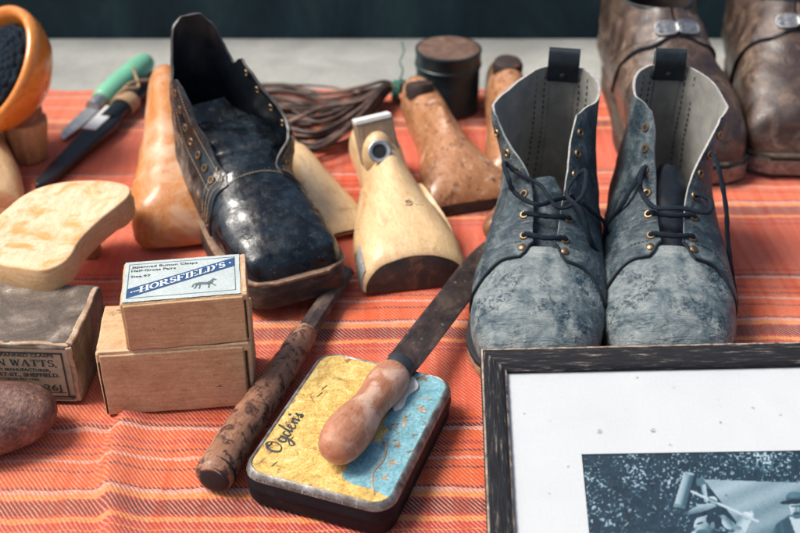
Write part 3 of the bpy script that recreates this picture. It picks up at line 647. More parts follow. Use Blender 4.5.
lace(r2, [bar(E2, 0, .1), bar(E2, 1, .2, .7),
          [out(E2, 1, 2, -.1), out(E2, 1, 2, .3), out(E2, 1, 2) + V3(.9, -.5, -.2), out(E2, 1, 1) + V3(.7, -.6, .6), out(E2, 1, 1) + V3(-1.2, -.7, .9), out(E2, -1, 1) + V3(.4, -.6, .8), out(E2, -1, 2) + V3(-.3, -.5, .1), out(E2, -1, 2) + V3(-.5, 0, .9), out(E2, -1, 3) + V3(0, -.1, 0), out(E2, -1, 3, -.1)],
          [out(E2, 1, 4, -.1), out(E2, 1, 4, .3), out(E2, 1, 3) + V3(1.1, .2, .3), V3(4.15, -.3, 8.4), V3(4.45, -1.5, 6.3), V3(4.95, -3.0, 4.0), V3(5.35, -4.2, 2.2)],
          [out(E2, -1, 3, -.1), out(E2, -1, 3, .3), V3(-3.4, -.2, 8.4), V3(-4.4, .3, 5.5), V3(-4.75, -.6, 2.6), V3(-5.1, -1.8, .15), V3(-5.6, -3.3, .1)]])

# ================================================================== BLACK BOOT
KK = [(0, 22.7, 2.5, 22.5, 3.9, 2.6, .25, .4, .65), (.04, 22.4, 2.4, 22.0, 4.6, 3.65, .28, .35, .65), (.1, 21.2, 2.4, 20.9, 5.2, 4.25, .32, .38, .75), (.2, 18.6, 2.4, 18.8, 6.0, 4.5, .36, .4, .85),
      (.3, 15.6, 2.4, 16.4, 6.9, 4.5, .4, .42, .9), (.42, 12, 2.6, 13.9, 8.1, 4.2, .42, .5, .95), (.55, 6, 3, 12.4, 9.6, 3.9, .45, .6, .95), (.66, .8, 3.6, 11.4, 11.2, 3.6, .48, .75, .95),
      (.78, .4, 7.6, 10.0, 13.0, 3.25, .5, .9, .95), (.9, 1.1, 12, 8.2, 14.9, 2.95, .5, .95, .95), (1, 1.9, 17.4, 6.9, 16.6, 2.75, .5, .95, .95)]
KK = [(q[0], *q[1:5], q[5] * .93, *q[6:]) for q in KK]
L = 23
def kwarp(s, a, p):
    if a < 0: k = sm(.5, .95, s) * sm(1.0, 2.4, -a); return (-1.0 * k, -.6 * k, 0)
    k = sm(.40, .58, s) * (1 - .95 * sm(.6, .92, s)) * sm(.7, 2.3, a); e = sm(.5, .7, s) * sm(1.7, 2.5, a) * (1 - .5 * sm(.7, 1, s))
    return (1.7 * k + .9 * e, -.5 * k + .3 * e, -.3 * e)
ft = Foot(KK, L, .6, kwarp)
root = thing('work_boot', 'tall unlaced black boot with wet shine, gaping open behind the cardboard boxes', 'boot', (-12.9, 80.6, 0), (R(-3), 0, R(27)))
wf = pchip([0, .6, 2.5, 6, 11, 16, 19.5, 21.8, 22.9, 23.4], [1.2, 2.5, 3.2, 3.5, 3.8, 4.35, 4.45, 4.1, 3.45, 2.1])
mb = MB(); outsole(mb, 23.4, lambda x, y: .5 * sm(6, 11.7, -y), lambda x, y: 2.35 + .15 * sm(6, 11.7, -y), wf, .6, 0, 0, .12); mb.build('sole', 'dark_sole', root)
mb = MB(); outsole(mb, 23.6, lambda x, y: 2.28 + .15 * sm(6, 11.7, -y), lambda x, y: 2.58 + .15 * sm(6, 11.7, -y), lambda f: wf(f) * 1.02 + .05, .6, 0, 0, .1); mb.build('welt', 'welt', root)
mb = MB(); ft.solid(mb, 44, 56, 0, .43, cap1=False); mb.rumple(.16, .5).build('vamp', 'black', root, sharp=70)
gap = pchip([.25, .37, .46, .6, .75, .9, 1], [1.2, 1.7, 2.0, 2.15, 2.2, 2.1, 2.0]); W = ft.c[4]
pe = lambda s: math.pi - math.asin(min(.97, gap(s) / W(s)))
def s0k(v):
    a = abs(v); return .375 + .05 * sm(.95, 1.0, a) - .04 * sm(.86, .6, a) + .15 * sm(.5, .2, a)
s1k = pchip([-1, -.93, -.8, -.62, -.46, -.3, 0, .3, .46, .62, .8, .93, 1], [.855, .89, .89, .872, .925, .985, 1.005, .985, .95, .905, .915, .905, .86])
V = np.linspace(-1, 1, 97); U = np.linspace(0, 1, 46)
def QK(u, v, off=.16):
    s = s0k(v) + (s1k(v) - s0k(v)) * u; a = v * pe(s); return ft.P(s, a) + ft.N(s, a) * off, ft.N(s, a)
mb = MB(); G = [[QK(u, v) for v in V] for u in U]
mb.shell([[g[0] for g in r] for r in G], [[g[1] for g in r] for r in G], .22, 0, 1, 2)
q = mb.rumple(.16, .5).build('quarters', ['black', 'black_in', 'black_edge'], root, sharp=75)
mb = MB()
for o in (.045, .07, .095): strokes(mb, dash_path(lambda t: QK(o + .9 * (o - .045) + .05 * sm(.9, .99, abs(t)), t, .19)[0], -.97, -.55, 22, .7) + dash_path(lambda t: QK(o, t, .19)[0], .55, .97, 22, .7), .05)
for sd in (-1, 1):
    strokes(mb, dash_path(lambda t: QK(t, sd * .955, .18)[0], .1, .97, 40, .6), .035); strokes(mb, dash_path(lambda t: QK(t, sd * .80, .18)[0], .1, .97, 40, .6), .035)
mb.build('stitching', 'thread', q)
mb = MB(); strokes(mb, dash_path(lambda t: QK(t, -.05, -.09)[0], .45, .95, 24, .5) + dash_path(lambda t: QK(t, .05, -.09)[0], .45, .95, 24, .5), .04); mb.build('lining_stitching', 'dark_thread', q)
for sd in (-1, 1):
    for u in (.14, .27, .40, .53, .66, .79, .91):
        p, n = QK(u, sd * .875, .18); mb = MB(); ring_at(mb, p, n, .26, .1); disc_at(mb, p + n * .02, n, .26, 1); mb.build('eyelet', ['brass', 'dark'], root)
        p, n = QK(u, sd * .875, -.08); mb = MB(); ring_at(mb, p, n, .26, .08); disc_at(mb, p - n * .03, n, .26, 1); mb.build('eyelet', ['brass', 'dark'], root)
mb = MB(); TV = np.linspace(-1, 1, 25); TU = np.linspace(.35, .88, 40)
def TK(s, v):
    a = math.pi + v * (.78 - .12 * sm(.5, .8, s) - .3 * sm(.82, .88, s)); p = ft.P(s, a if a <= math.pi else a - 2 * math.pi)
    n = ft.N(s, math.pi - .02)
    sag = .1 + 1.9 * sm(.39, .57, s) + 4.2 * sm(.55, .9, s)
    return p - n * (sag - .5 * v * v * sm(.45, .7, s) + .16 * math.sin(s * 34 + v * 2.2) * sm(.5, .6, s)), n
mb.shell([[TK(s, v)[0] for v in TV] for s in TU], [[TK(s, v)[1] for v in TV] for s in TU], .16, 0, 0, 2)
tg = mb.build('tongue', ['black', 'black_in', 'black_edge'], root, sharp=80)
mb = MB(); strokes(mb, [(ft.P(.38 + .012 * math.cos(a * 2), math.pi + a if a < 0 else -math.pi + a) + ft.N(.38, math.pi - .02) * .1, ft.P(.38 + .012 * math.cos((a + .03) * 2), math.pi + a + .03 if a + .03 < 0 else -math.pi + a + .03) + ft.N(.38, math.pi - .02) * .1) for a in np.arange(-.75, .75, .05)], .045)
mb.build('throat_stitching', 'thread', root)
if 0: mb = MB(); mb.tube(catmull([(-5.6, -4.6, 3.2), (-5.0, -5.4, 4.2), (-4.9, -6.4, 3.6), (-5.4, -7.4, 2.9)], 6), .18, 7, 0, flat=.5); mb.build('leather_tag', 'cut_edge', root)

# ================================================================== BROWN CLASPED BOOTS
CK = [(0, 24.9, 2.0, 24.6, 3.8, 3.2, .3, .35, .65), (.04, 24.5, 1.9, 24.0, 5.3, 4.5, .34, .36, .7), (.1, 23.2, 1.9, 22.8, 6.5, 5.15, .36, .38, .78), (.2, 20.5, 1.9, 20.4, 7.9, 5.35, .38, .4, .85),
      (.3, 17.5, 1.9, 18.0, 9.2, 5.15, .4, .42, .88), (.42, 13.5, 2.1, 15.6, 10.7, 4.75, .42, .5, .9), (.55, 7, 2.6, 13.4, 12.1, 4.4, .45, .6, .92), (.66, .8, 3.2, 11.9, 13.0, 4.3, .48, .75, .95),
      (.78, .2, 7, 10.4, 13.7, 4.3, .5, .9, .95), (.9, .5, 10.5, 9.2, 14, 4.3, .5, .95, .95), (1, .8, 14.6, 8.4, 14.3, 4.3, .5, .95, .95)]
def clog(label, loc, rz, bend):
    L = 25; ft = Foot(CK, L, bend); root = thing('clasp_boot', label, 'boot', loc, (0, 0, rz), 'pair of worn brown clasped boots')
    wf = pchip([0, .6, 2.5, 6, 11, 17, 21, 23.6, 24.8, 25.4], [1.2, 2.4, 3.1, 3.5, 4.1, 5.3, 5.5, 5.2, 4.5, 2.8])
    mb = MB(); outsole(mb, 25.4, lambda x, y: .25 * sm(6, 12.7, -y), lambda x, y: 1.9 + .1 * sm(6, 12.7, -y), wf, bend, 0, 0, .12); so = mb.build('sole', 'clog_wood', root)
    mb = MB(); outsole(mb, 25.6, lambda x, y: 1.72 + .1 * sm(6, 12.7, -y), lambda x, y: 2.2 + .1 * sm(6, 12.7, -y), lambda f: wf(f) * 1.015 + .04, bend, 0, 0, .15); mb.build('welt', 'clog_wood', root)
    mb = MB()
    for f in np.arange(9, 24, 1.1):
        for sd in (-1, 1):
            mb.ball((sd * (wf(f) * 1.015 + .05) + bend * max(0, f / L - .25) ** 2, L / 2 - f, 1.98), .11, nu=5, nv=8)
    mb.build('welt_nails', 'iron', root)
    mb = MB(); o = []
    for f in np.linspace(23.2, 25.5, 7): o.append((wf(f) + .13 + bend * max(0, f / L - .25) ** 2, L / 2 - f))
    o = o + [(-x + 2 * bend * .56, y) for x, y in o[::-1]]
    P = [[(x, y - (.06 if abs(x) < 4 else 0), z) for x, y in o] for z in (.5, 1.2, 1.85)]
    N = [[(x / 8, -1, 0) for x, y in o] for z in range(3)]; mb.shell(P, N, .08, 0, 0, 0); mb.build('toe_plate', 'iron', root)
    mb = MB(); F = [(3.3 * math.cos(a), 8.8 + 3.5 * math.sin(a)) for a in np.linspace(0, math.pi, 16)] + [(-3.3, 5.4), (3.3, 5.4)]
    mb.prism(F, -.1, .4, 0, 0, .1); mb.build('heel_iron', 'iron', root)
    mb = MB(); ft.solid(mb, 44, 60, 0, .52, cap1=False); mb.rumple(.22, .36 + bend * .1).build('vamp', 'brown', root, sharp=70)
    pe = lambda s: math.pi - .02
    s0 = lambda v: .435 - .03 * math.exp(-((abs(v) - .86) / .09) ** 2) + .03 * sm(.75, .45, abs(v)) + .08 * sm(.4, .2, abs(v))
    s1 = lambda v: 1 - .40 * sm(.35, .98, abs(v))
    def Q(u, v, off=.22):
        s = s0(v) + (s1(v) - s0(v)) * u; a = v * pe(s); return ft.P(s, a) + ft.N(s, a) * (off + (.08 if v > 0 else 0) * sm(.9, 1, abs(v))), ft.N(s, a)
    V = np.linspace(-1, 1, 97); U = np.linspace(0, 1, 34); G = [[Q(u, v) for v in V] for u in U]
    mb = MB(); mb.shell([[g[0] for g in r] for r in G], [[g[1] for g in r] for r in G], .3, 0, 1, 2); q = mb.rumple(.22, .36 + bend * .1).build('quarters', ['brown', 'brown_in', 'navy'], root, sharp=75)
    mb = MB(); mb.tube([Q(0, v, .14)[0] for v in np.linspace(-1, 1, 110)], .17, 6); mb.tube([Q(1, v, .08)[0] for v in np.linspace(-1, 1, 110)], .19, 7); mb.build('seam_edge', 'navy', q)
    mb = MB(); strokes(mb, dash_path(lambda t: Q(.12, t, .23)[0], -.97, -.5, 30) + dash_path(lambda t: Q(.12, t, .23)[0], .5, .97, 30), .035); mb.build('stitching', 'dark_thread', q)
    # clasp: two embossed plates hooked together over the instep
    s = .475; p = ft.P(s, math.pi - .001); n = ft.N(s, math.pi - .03); n[0] = 0; n /= np.linalg.norm(n); up = np.cross(n, (1, 0, 0.)); up = up if up[2] > 0 else -up
    def pl(x, y, h):
        k = min(1, abs(x) / 4.2); c = 1.25 * k * k                      # the plates bend with the instep
        return p + np.array((x, 0, 0)) + up * (y - .1) + n * (h + .32 - c)
    cl = None
    for sd, x0, x1 in ((-1, -2.05, .15), (1, .0, 2.2)):
        mb = MB(); xc, a, b = (x0 + x1) / 2, (x1 - x0) / 2, .78
        rr = lambda t: (xc + a * np.sign(math.cos(t)) * abs(math.cos(t)) ** .7, b * np.sign(math.sin(t)) * abs(math.sin(t)) ** .7)
        A = np.linspace(0, 2 * math.pi, 28, endpoint=False); hz = .0 if sd < 0 else .12
        mb.grid([[pl(xc + (rr(t)[0] - xc) * k, rr(t)[1] * k, h + hz) for t in A] for k, h in ((1, -.1), (1, .08), (.93, .14), (.8, .08), (.4, .1), (.02, .1))], 0, wv=True)
        mb.tube([pl(xc + (rr(t)[0] - xc) * .97, rr(t)[1] * .97, .12 + hz) for t in A], .08, 6, 0, closed=True)
        for k in (-1, 0, 1):
            mb.tube([pl(xc - a * .7, k * .4, .12 + hz), pl(xc + a * .7, k * .4, .12 + hz)], [.07, .07] if k else [.11, .11], 6, 0)
        for x in np.linspace(-.62, .62, 6):
            for y in (-.2, .2): mb.ball(pl(xc + x * a, y, .14 + hz), .085, nu=5, nv=8)
        o = mb.build('clasp_plate', 'pewter', root)
    return root
clog('worn brown clasped boot with scuffed steel toe, directly behind the blue-grey boots', (26.0, 103.2, 0), R(5), .4)
clog('worn brown clasped boot cut off by the right edge of the photo', (38.5, 105.0, 0), R(-3), -.4)

# ================================================================== SHOE LASTS
def last(label, keys, L, loc, rz, mats, bend=0.0, group='wooden shoe lasts', pitch=0.0, warp=None):
    ft = Foot(keys, L, bend, warp); root = thing('shoe_last', label, 'shoe last', loc, (pitch, 0, rz), group)
    mb = MB(); ft.solid(mb, 56, 56, mcap=1, power=1.2); mb.rumple(.07, .6).build('body', mats, root, sharp=55)
    return root, ft
CR = [(0, 22.8, .05, 22.3, 2.9, 4.1, .10, .3, .95), (.02, 22.6, .0, 21.9, 3.3, 4.3, .12, .3, .9), (.1, 21, 0, 20.5, 3.9, 4.3, .15, .35, .8), (.25, 17.7, 0, 17.3, 4.6, 4.05, .16, .4, .95), (.4, 14.4, .1, 14, 5.4, 3.2, .17, .45, 1.1),
      (.52, 11.8, .3, 11.3, 6.1, 2.6, .18, .5, 1.2), (.62, 9.6, .5, 9.2, 6.3, 2.2, .2, .5, 1.1), (.7, 8, .6, 7.6, 6.2, 2.1, .3, .55, .9), (.85, 4.4, .6, 4.6, 5.8, 2.1, .3, .6, .85), (.95, 1.6, .9, 2, 5.4, 2.2, .3, .7, .9), (1, .2, 2.5, .6, 4.2, .9, .4, .8, .9)]
root, ft = last('cream wooden shoe last with a metal-ringed hole and dark worn toe end', CR, 23, (-.8, 84.7, 0), R(11), ['cream_wood', 'worn_tread'])
p = ft.P(.60, math.pi - .001) + np.array((-.45, -.75, -.1)); n = np.array((-.05, -.8, .6))
z = Vector(n).to_track_quat('Z', 'Y').to_matrix().to_4x4(); mb = MB(); bc = p + np.array((-.3, .9, -.8)); mb.ball(bc, (1.4, 1.3, 2.2), 0, 24, 32); mb.build('plug', 'cream_wood', root)
mb = MB(); mb.M = Matrix.Translation(Vector(bc + n * 1.62 + np.array((0, 0, .0)))) @ z
mb.lathe([(.98, .0), (.98, .18), (.9, .24), (.66, .2), (.60, .08)], 28, 0, cap=False); mb.lathe([(.60, .09), (.5, .07), (.001, .06)], 28, 1); mb.build('ring', ['steel', 'dark'], root)
mb = MB(); mb.M = Matrix.Translation((-.6, 3.6, 6.0)) @ Matrix.Rotation(R(-20), 4, 'X') @ Matrix.Rotation(R(-8), 4, 'Y')
mb.box((0, 0, 0), (3.4, 1.8, 3.8)); mb.build('cone_block', 'grey_wood', root, bevel=.15)
mb = MB(); mb.M = Matrix.Translation((-.6, 3.6, 6.0)) @ Matrix.Rotation(R(-20), 4, 'X') @ Matrix.Rotation(R(-8), 4, 'Y')
mb.box((0, -.05, 2.0), (3.3, 1.85, .42)); mb.build('cut_top', 'white_cut', root, bevel=.08)
for sd in (-1, 1):
    mb = MB(); SV = np.linspace(0, 1, 18); AV = np.linspace(0, 1, 12)
    def pad(i, j):
        s = .22 + .40 * i; lo, hi = 1.3, 1.5 + .7 * math.sin(math.pi * (.08 + .84 * i)) ; a = sd * (lo + (hi - lo) * j)
        n = ft.N(s, a); return ft.P(s, a) + n * (.05 + .38 * math.sin(math.pi * min(1, .1 + .8 * i))), n
    G = [[pad(i, j) for j in (AV if sd > 0 else AV[::-1])] for i in SV]
    mb.shell([[g[0] for g in r] for r in G], [[g[1] for g in r] for r in G], .6, 0, 0, 0); mb.build('side_pad', 'cream_wood', root, sharp=50)
mb = MB(); G = [[(ft.P(s, a) + ft.N(s, a) * .14, ft.N(s, a)) for a in np.linspace(-1.25, -2.0, 8)] for s in np.linspace(.03, .17, 8)]
mb.shell([[g[0] for g in r][::-1] for r in G], [[g[1] for g in r][::-1] for r in G], .2, 0, 0, 0); mb.build('leather_patch', 'cut_edge', root)
def six(mb, q, c, s, m=0):
    P = catmull([(c[0] + a * s, c[1] + b * s) for a, b in ((.45, .85), (.0, 1.0), (-.4, .45), (-.3, -.35), (.05, -.5), (.35, -.15), (.15, .2), (-.25, .0))], 4)
    mb.tube([q(*a) for a in P], .035, 5, m)
mb = MB()
def onlast(x, y):
    s = .27 - y * .035; a = math.pi - x * .33 if x > 0 else -math.pi - x * .33
    return ft.P(s, a) + ft.N(s, a) * .02
six(mb, lambda x, y: onlast(-x, y), (-.35, 0), .5); mb.tube([onlast(.75, .35), onlast(1.25, .25)], .03, 5); mb.build('stamped_number', 'ink', root)

BR = [(0, 20.9, .0, 20.7, 1.0, 3.6, .3, .3, .6), (.02, 20.8, 0, 20.3, 1.7, 4.05, .25, .3, .65), (.1, 19.2, 0, 18.8, 3.0, 4.25, .2, .36, .85), (.22, 16.7, 0, 16.5, 3.9, 4.0, .18, .4, 1.1), (.36, 13.8, 0, 13.6, 4.7, 3.6, .18, .45, 1.3),
      (.46, 11.8, .1, 11.7, 5.4, 3.2, .18, .5, 1.35), (.52, 10.6, .2, 10.4, 5.6, 3.0, .2, .5, 1.25), (.58, 9.4, .3, 9.2, 5.2, 2.9, .22, .5, 1.1), (.66, 7.8, .4, 7.8, 5.0, 2.8, .3, .55, .85), (.8, 4.9, .5, 5, 5.2, 2.6, .35, .6, .8), (.94, 1.6, .8, 2, 5.1, 2.2, .35, .7, .85), (1, .1, 2.5, .6, 4.6, .9, .4, .8, .9)]
BR_ = BR; BR = [(*q[:5], q[5] * (1 - .26 * sm(.15, .55, q[0])), *q[6:]) for q in BR_]
root, ft = last('thick speckled brown varnished shoe last with a sharp ridge, in front of the round tin', BR, 21, (3.9, 96.0, 0), R(15), ['brown_varnish', 'worn_tread'])
mb = MB(); mb.M = Matrix.Translation((-.5, 5.7, 5.1)) @ Matrix.Rotation(R(-14), 4, 'X'); mb.lathe([(1.4, -.8), (1.45, .1), (1.3, .5), (.9, .62), (.001, .66)], 24); mb.build('cone_top', 'worn_tread', root)
B2 = [(s, a, b, c, d * 1.02, W * .78, m, e, min(u, 1.05)) for s, a, b, c, d, W, m, e, u in BR_]
B2[4] = (.36, 13.8, 0, 13.6, 5.0, 2.9, .2, .5, 1); B2[5] = (.46, 11.8, .1, 11.6, 5.6, 2.6, .2, .5, 1); B2[6] = (.52, 10.6, .2, 10.4, 6.0, 2.4, .25, .5, 1); B2[7] = (.58, 9.4, .3, 9.2, 6.3, 2.3, .3, .5, .95); B2[8] = (.66, 7.8, .4, 7.8, 6.4, 2.2, .3, .55, .9)
root, ft = last('slim brown shoe last standing between the round tin and the blue-grey boot', B2, 21, (11.0, 100.2, 0), R(2), ['brown_varnish', 'worn_tread'])
mb = MB(); mb.M = Matrix.Translation((0, 4.6, 6.1)) @ Matrix.Rotation(R(8), 4, 'X'); mb.lathe([(1.5, -.9), (1.55, .0), (1.35, .42), (.9, .55), (.001, .6)], 24); mb.build('cone_top', 'worn_tread', root)
OR = [(0, 21, .5, 20.9, 2.0, 2.2, .35, .5, .7), (.03, 20.7, .2, 20.2, 3.2, 3.3, .3, .5, .75), (.1, 19.4, 0, 18.6, 4.6, 4.0, .3, .5, .85), (.22, 16.8, 0, 16, 5.6, 4.1, .3, .55, .95), (.36, 13.8, .1, 13.2, 6.9, 3.6, .3, .6, 1),
      (.5, 11, .3, 10.4, 8.1, 2.95, .35, .6, 1), (.62, 8.6, .4, 8, 8.9, 2.5, .35, .65, .95), (.75, 6, .5, 5.8, 9.3, 2.2, .4, .7, .9), (.9, 2.6, .8, 2.9, 9.2, 2.0, .4, .7, .9), (.97, .9, 1.6, 1.4, 8.6, 1.3, .4, .8, .9), (1, .2, 3.5, .8, 7.5, .5, .4, .8, .9)]
root, ft = last('glossy orange-brown shoe last standing between the black boot and the twine-wrapped knife', OR, 21, (-20.5, 89.8, 0), R(12), ['orange_varnish', 'orange_varnish'])
TA = [(s, a * .7, b, c * .7, d * .34, W * .62, m, e, u) for s, a, b, c, d, W, m, e, u in OR]
root, ft = last('small pale shoe last mostly hidden behind the tall black boot', TA, 14.7, (-7.5, 88.2, 0), R(24), ['cream_wood', 'worn_tread'])
root, ft = last('pale wooden shoe last cut off by the left edge behind the raw clog sole', [(s, a, b, c, d * .85, W * .95, m, e, u) for s, a, b, c, d, W, m, e, u in CR], 23, (-40.3, 96.0, 0), R(14), ['cream_wood', 'pale_side'])

# raw clog sole lying face up, its toe on the dirty box, its heel on the blanket
root = thing('clog_sole', 'pale raw wooden clog sole lying face up across the back of the dirty box', 'clog sole', (-26.9, 73.4, 0))
px = [(-5.6, -4.6), (-3.6, -5.6), (-1.2, -6.6), (1.0, -7.25), (2.1, -7.1), (2.8, -6.2), (3.0, -4.6), (2.85, -2.6), (3.0, -.8), (3.6, 1.0), (4.6, 2.8), (5.2, 4.4), (4.9, 5.9), (3.6, 7.0), (1.8, 7.6), (-.6, 7.5), (-2.4, 6.5), (-3.5, 4.8), (-4.2, 2.7), (-4.9, .9), (-6.0, -.7), (-7.2, -2.0), (-7.8, -3.3), (-7.0, -4.2)]
o = catmull(px, 4, closed=True)
zt = lambda x, y: 6.75 - .06 * (y + 7) + .035 * (abs(x + 1) / 4) ** 2 * 4 - .5 * math.exp(-((y + .5) / 3.2) ** 2)
mb = MB(); mb.prism(o, lambda x, y: zt(x, y) - 2.1 + .75 * sm(2, 8, y), zt, 0, 1, .16); mb.build('board', ['pale_wood', 'pale_side'], root, sharp=50)
mb = MB(); mb.prism(catmull([(5.25, 4.5), (5.0, 6.2), (3.7, 7.3), (1.8, 7.9), (-.6, 7.8), (-1.6, 6.4), (.2, 4.6), (3.4, 3.0), (4.6, 3.0)], 4, closed=True), lambda x, y: zt(x, y) - 2.3, lambda x, y: zt(x, y) - .95, 0, 0, .12); mb.build('heel_lift', 'pale_side', root, sharp=50)
mb = MB(); mb.prism(catmull([(1.7, 5.2), (1.7, 6.1), (1.1, 6.8), (.2, 7.0), (-.9, 6.7), (-1.5, 6.0), (-.4, 5.2), (1.0, 4.7)], 4, closed=True), 0.0, 4.2, 0, 0, .1); mb.build('heel', 'block_wood', root)
mb = MB(); mb.prism([(-.9, -.5), (.9, -.8), (1.1, -.2), (.3, .6), (-.9, .5)], 0, .22, 0); tag(mb.build('steel_blade', 'steel', None, (-32.6, 88.0, .05), (0, 0, R(25)), bevel=.03), 'short blue-grey steel blade tip poking out behind the raw clog sole', 'blade')

# ================================================================== BOXES
def carton(mb, w, d, h, r_=.16, amp=.05, m=0): mb.softbox((0, 0, h / 2), (w, d, h), r_, m, 18, amp, w)
big = thing('cardboard_box', 'large plain tan cardboard box under the smaller labelled box', 'box', (-15.35, 61.6, 0), (0, 0, R(6)))
w, d, h = 10.2, 5.6, 5.3
mb = MB(); carton(mb, w, d, h); mb.build('body', 'card', big, sharp=80)
mb = MB(); mb.softbox((-.12, -d / 2 - .03, h / 2 - .02), (w - .75, .24, h - .3), .08, 0, 16, .05, 3); mb.build('front_panel', 'card', big, sharp=80)
mb = MB(); mb.box((w / 2 - .33, -d / 2 - .03, h / 2 - .15), (.16, .1, h - .75)); mb.build('gap', 'gap', big)
mb = MB(); mb.box((-w / 2 + .16, -d / 2 - .03, h / 2 - .25), (.09, .1, h - .9)); mb.build('gap', 'gap', big)
mb = MB(); mb.softbox((0, -d / 2 + .14, h - .02), (w - .3, .26, .14), .06, 0, 40, .05, 2); mb.build('worn_edge', 'card_edge', big, sharp=80)

box = thing('labelled_box', 'small tan cardboard box with a blue and white label, on top of the plain box', 'box', (-14.35, 61.6, 5.33), (0, 0, R(8.4)))
w, d, h = 8.2, 5.0, 3.75
mb = MB(); carton(mb, w, d, h); mb.build('body', 'card', box, sharp=80)
mb = MB(); mb.softbox((-.05, -d / 2 - .03, h / 2 - .02), (w - .5, .22, h - .2), .07, 0, 16, .045, 7); mb.build('front_panel', 'card', box, sharp=80)
mb = MB(); mb.box((w / 2 - .2, -d / 2 - .04, h / 2 - .1), (.1, .11, h - .7)); mb.build('gap', 'gap', box)
mb = MB(); mb.softbox((w / 2 - .14, .1, h - .02), (.26, d - .4, .14), .06, 0, 30, .05, 4); mb.build('worn_edge', 'card_edge', box, sharp=80)
mb = MB(); z = h + .06; lx0, lx1, ly0, ly1 = -w / 2 + .14, w / 2 - .42, -d / 2 + .06, d / 2 - .1
N = 40; edge = [(lx0 + (lx1 - lx0) * i / N, ly0 + (.05 * rng.random())) for i in range(N + 1)] + [(lx1 - .04 * rng.random(), ly0 + (ly1 - ly0) * i / 12) for i in range(1, 12)] + [(lx1 - (lx1 - lx0) * i / N, ly1 - .04 * rng.random()) for i in range(N + 1)] + [(lx0 + .04 * rng.random(), ly1 - (ly1 - ly0) * i / 12) for i in range(1, 12)]
mb.poly([(x, y, z) for x, y in edge], 0)
put = lambda x, y: (x, y, z + .02)
put2 = lambda x, y: (x, y, z + .035)
bx0, bx1 = lx0 + .28, lx1 - .34; by0, by1 = ly0 + .45, ly1 - .35
def line(mb, pts, wd, m, pt):
    p = np.array(pts, float)
    for a, b in zip(p[:-1], p[1:]):
        t = (b - a) / np.linalg.norm(b - a); nn = np.array((-t[1], t[0])) * wd / 2
        mb.poly([pt(*(a - nn - t * wd / 2)), pt(*(b - nn + t * wd / 2)), pt(*(b + nn + t * wd / 2)), pt(*(a + nn - t * wd / 2))], m)
line(mb, [(bx0, by0), (bx1, by0), (bx1, by1), (bx0, by1), (bx0, by0)], .045, 4, put)
# the diagonal band with its name
sl = (by1 - by0 - 1.15) / (bx1 - bx0); bd = lambda x: by0 + .02 + (x - bx0) * sl
mb.poly([put(bx0, bd(bx0)), put(bx1, bd(bx1)), put(bx1, bd(bx1) + 1.05), put(bx0, bd(bx0) + 1.05)], 1)
diag = lambda x, y: put2(x, bd(x) + y)
serif(mb, "HORSFIELD'S", bx0 + .78, bx1 - .62, .2, .66, diag, 2)
for c in (bx0 + .3, bx0 + .5, bx1 - .3): mb.poly([diag(c + .07 * math.cos(a), .52 + .07 * math.sin(a)) for a in np.linspace(0, 6.28, 10, endpoint=False)], 2)
line(mb, [(bx0 + .55, bd(bx0 + .55) + .5), (bx0 + .8, bd(bx0 + .8) + .5)], .07, 2, put2)
text(mb, 'Japanned Button Clasps', bx0 + .15, bx0 + 4.55, by1 - .48, .25, put, 3, .015)
text(mb, 'Half-Gross Pairs', bx0 + .15, bx0 + 3.1, by1 - .94, .25, put, 3, .015)
text(mb, 'Size.97', bx0 + .15, bx0 + 1.45, by1 - 1.62, .24, put, 3, .015)
# the little horse, walking to the right
hx, hy = bx1 - 2.0, by0 + .52; H_ = lambda x, y: put(hx + x * 1.0, hy + y * 1.05)
for P in ([(-.62, .62), (-.3, .68), (.15, .64), (.42, .8), (.52, 1.02), (.64, .98), (.8, .84), (.76, .78), (.6, .82), (.55, .6), (.45, .42), (.1, .36), (-.3, .40), (-.6, .42)],
          [(-.6, .58), (-.78, .48), (-.86, .2), (-.76, .18), (-.68, .42)],
          [(-.58, .46), (-.62, .22), (-.72, -.02), (-.62, -.02), (-.52, .22), (-.42, .44)], [(-.4, .44), (-.36, .2), (-.42, -.04), (-.32, -.04), (-.27, .2), (-.26, .42)],
          [(.2, .42), (.24, .2), (.2, -.04), (.3, -.04), (.33, .2), (.34, .42)], [(.38, .46), (.55, .28), (.68, .12), (.74, .18), (.6, .36), (.5, .5)]):
    mb.poly([H_(*a) for a in P], 4)
mb.build('paper_label', ['pale_paper', 'blue_ink', 'white_ink', 'ink', 'grey_ink'], box, smooth=False)

wat = thing('old_grey_box', 'dirty grey box with a yellowed printed label on its front, under the raw clog sole', 'box', (-29.15, 63.6, 0), (0, 0, R(-2.5)))
w, d, h = 14.6, 7.4, 4.95
mb = MB(); carton(mb, w, d, h, .3, .09); mb.build('body', 'dirty_card', wat, sharp=80)
for c_, s_ in (((w / 2 - .25, -.1, h - .04), (.42, d - .5, .2)), ((0, -d / 2 + .2, h - .04), (w - .4, .34, .2)), ((w / 2 - .26, -d / 2 + .04, h / 2), (.42, .2, h - .5))):
    mb = MB(); mb.softbox(c_, s_, .09, 0, 40, .12, c_[0]); mb.build('worn_edge', 'worn_card', wat, sharp=80)
mb = MB(); yf = -d / 2 - .10; lx0, lx1, lz0, lz1 = -w / 2 + .6, w / 2 - .35, .22, h - .28
mb.poly([(lx0, yf, lz0), (lx1, yf, lz0), (lx1 - .05, yf, 1.4), (lx1, yf, 2.9), (lx1 - .04, yf, lz1), (lx0, yf, lz1)], 0)
put = lambda x, y: (x, yf - .02, y)
xr = lx1 - .45; xl = lx0 + .78; c = (xl + xr) / 2
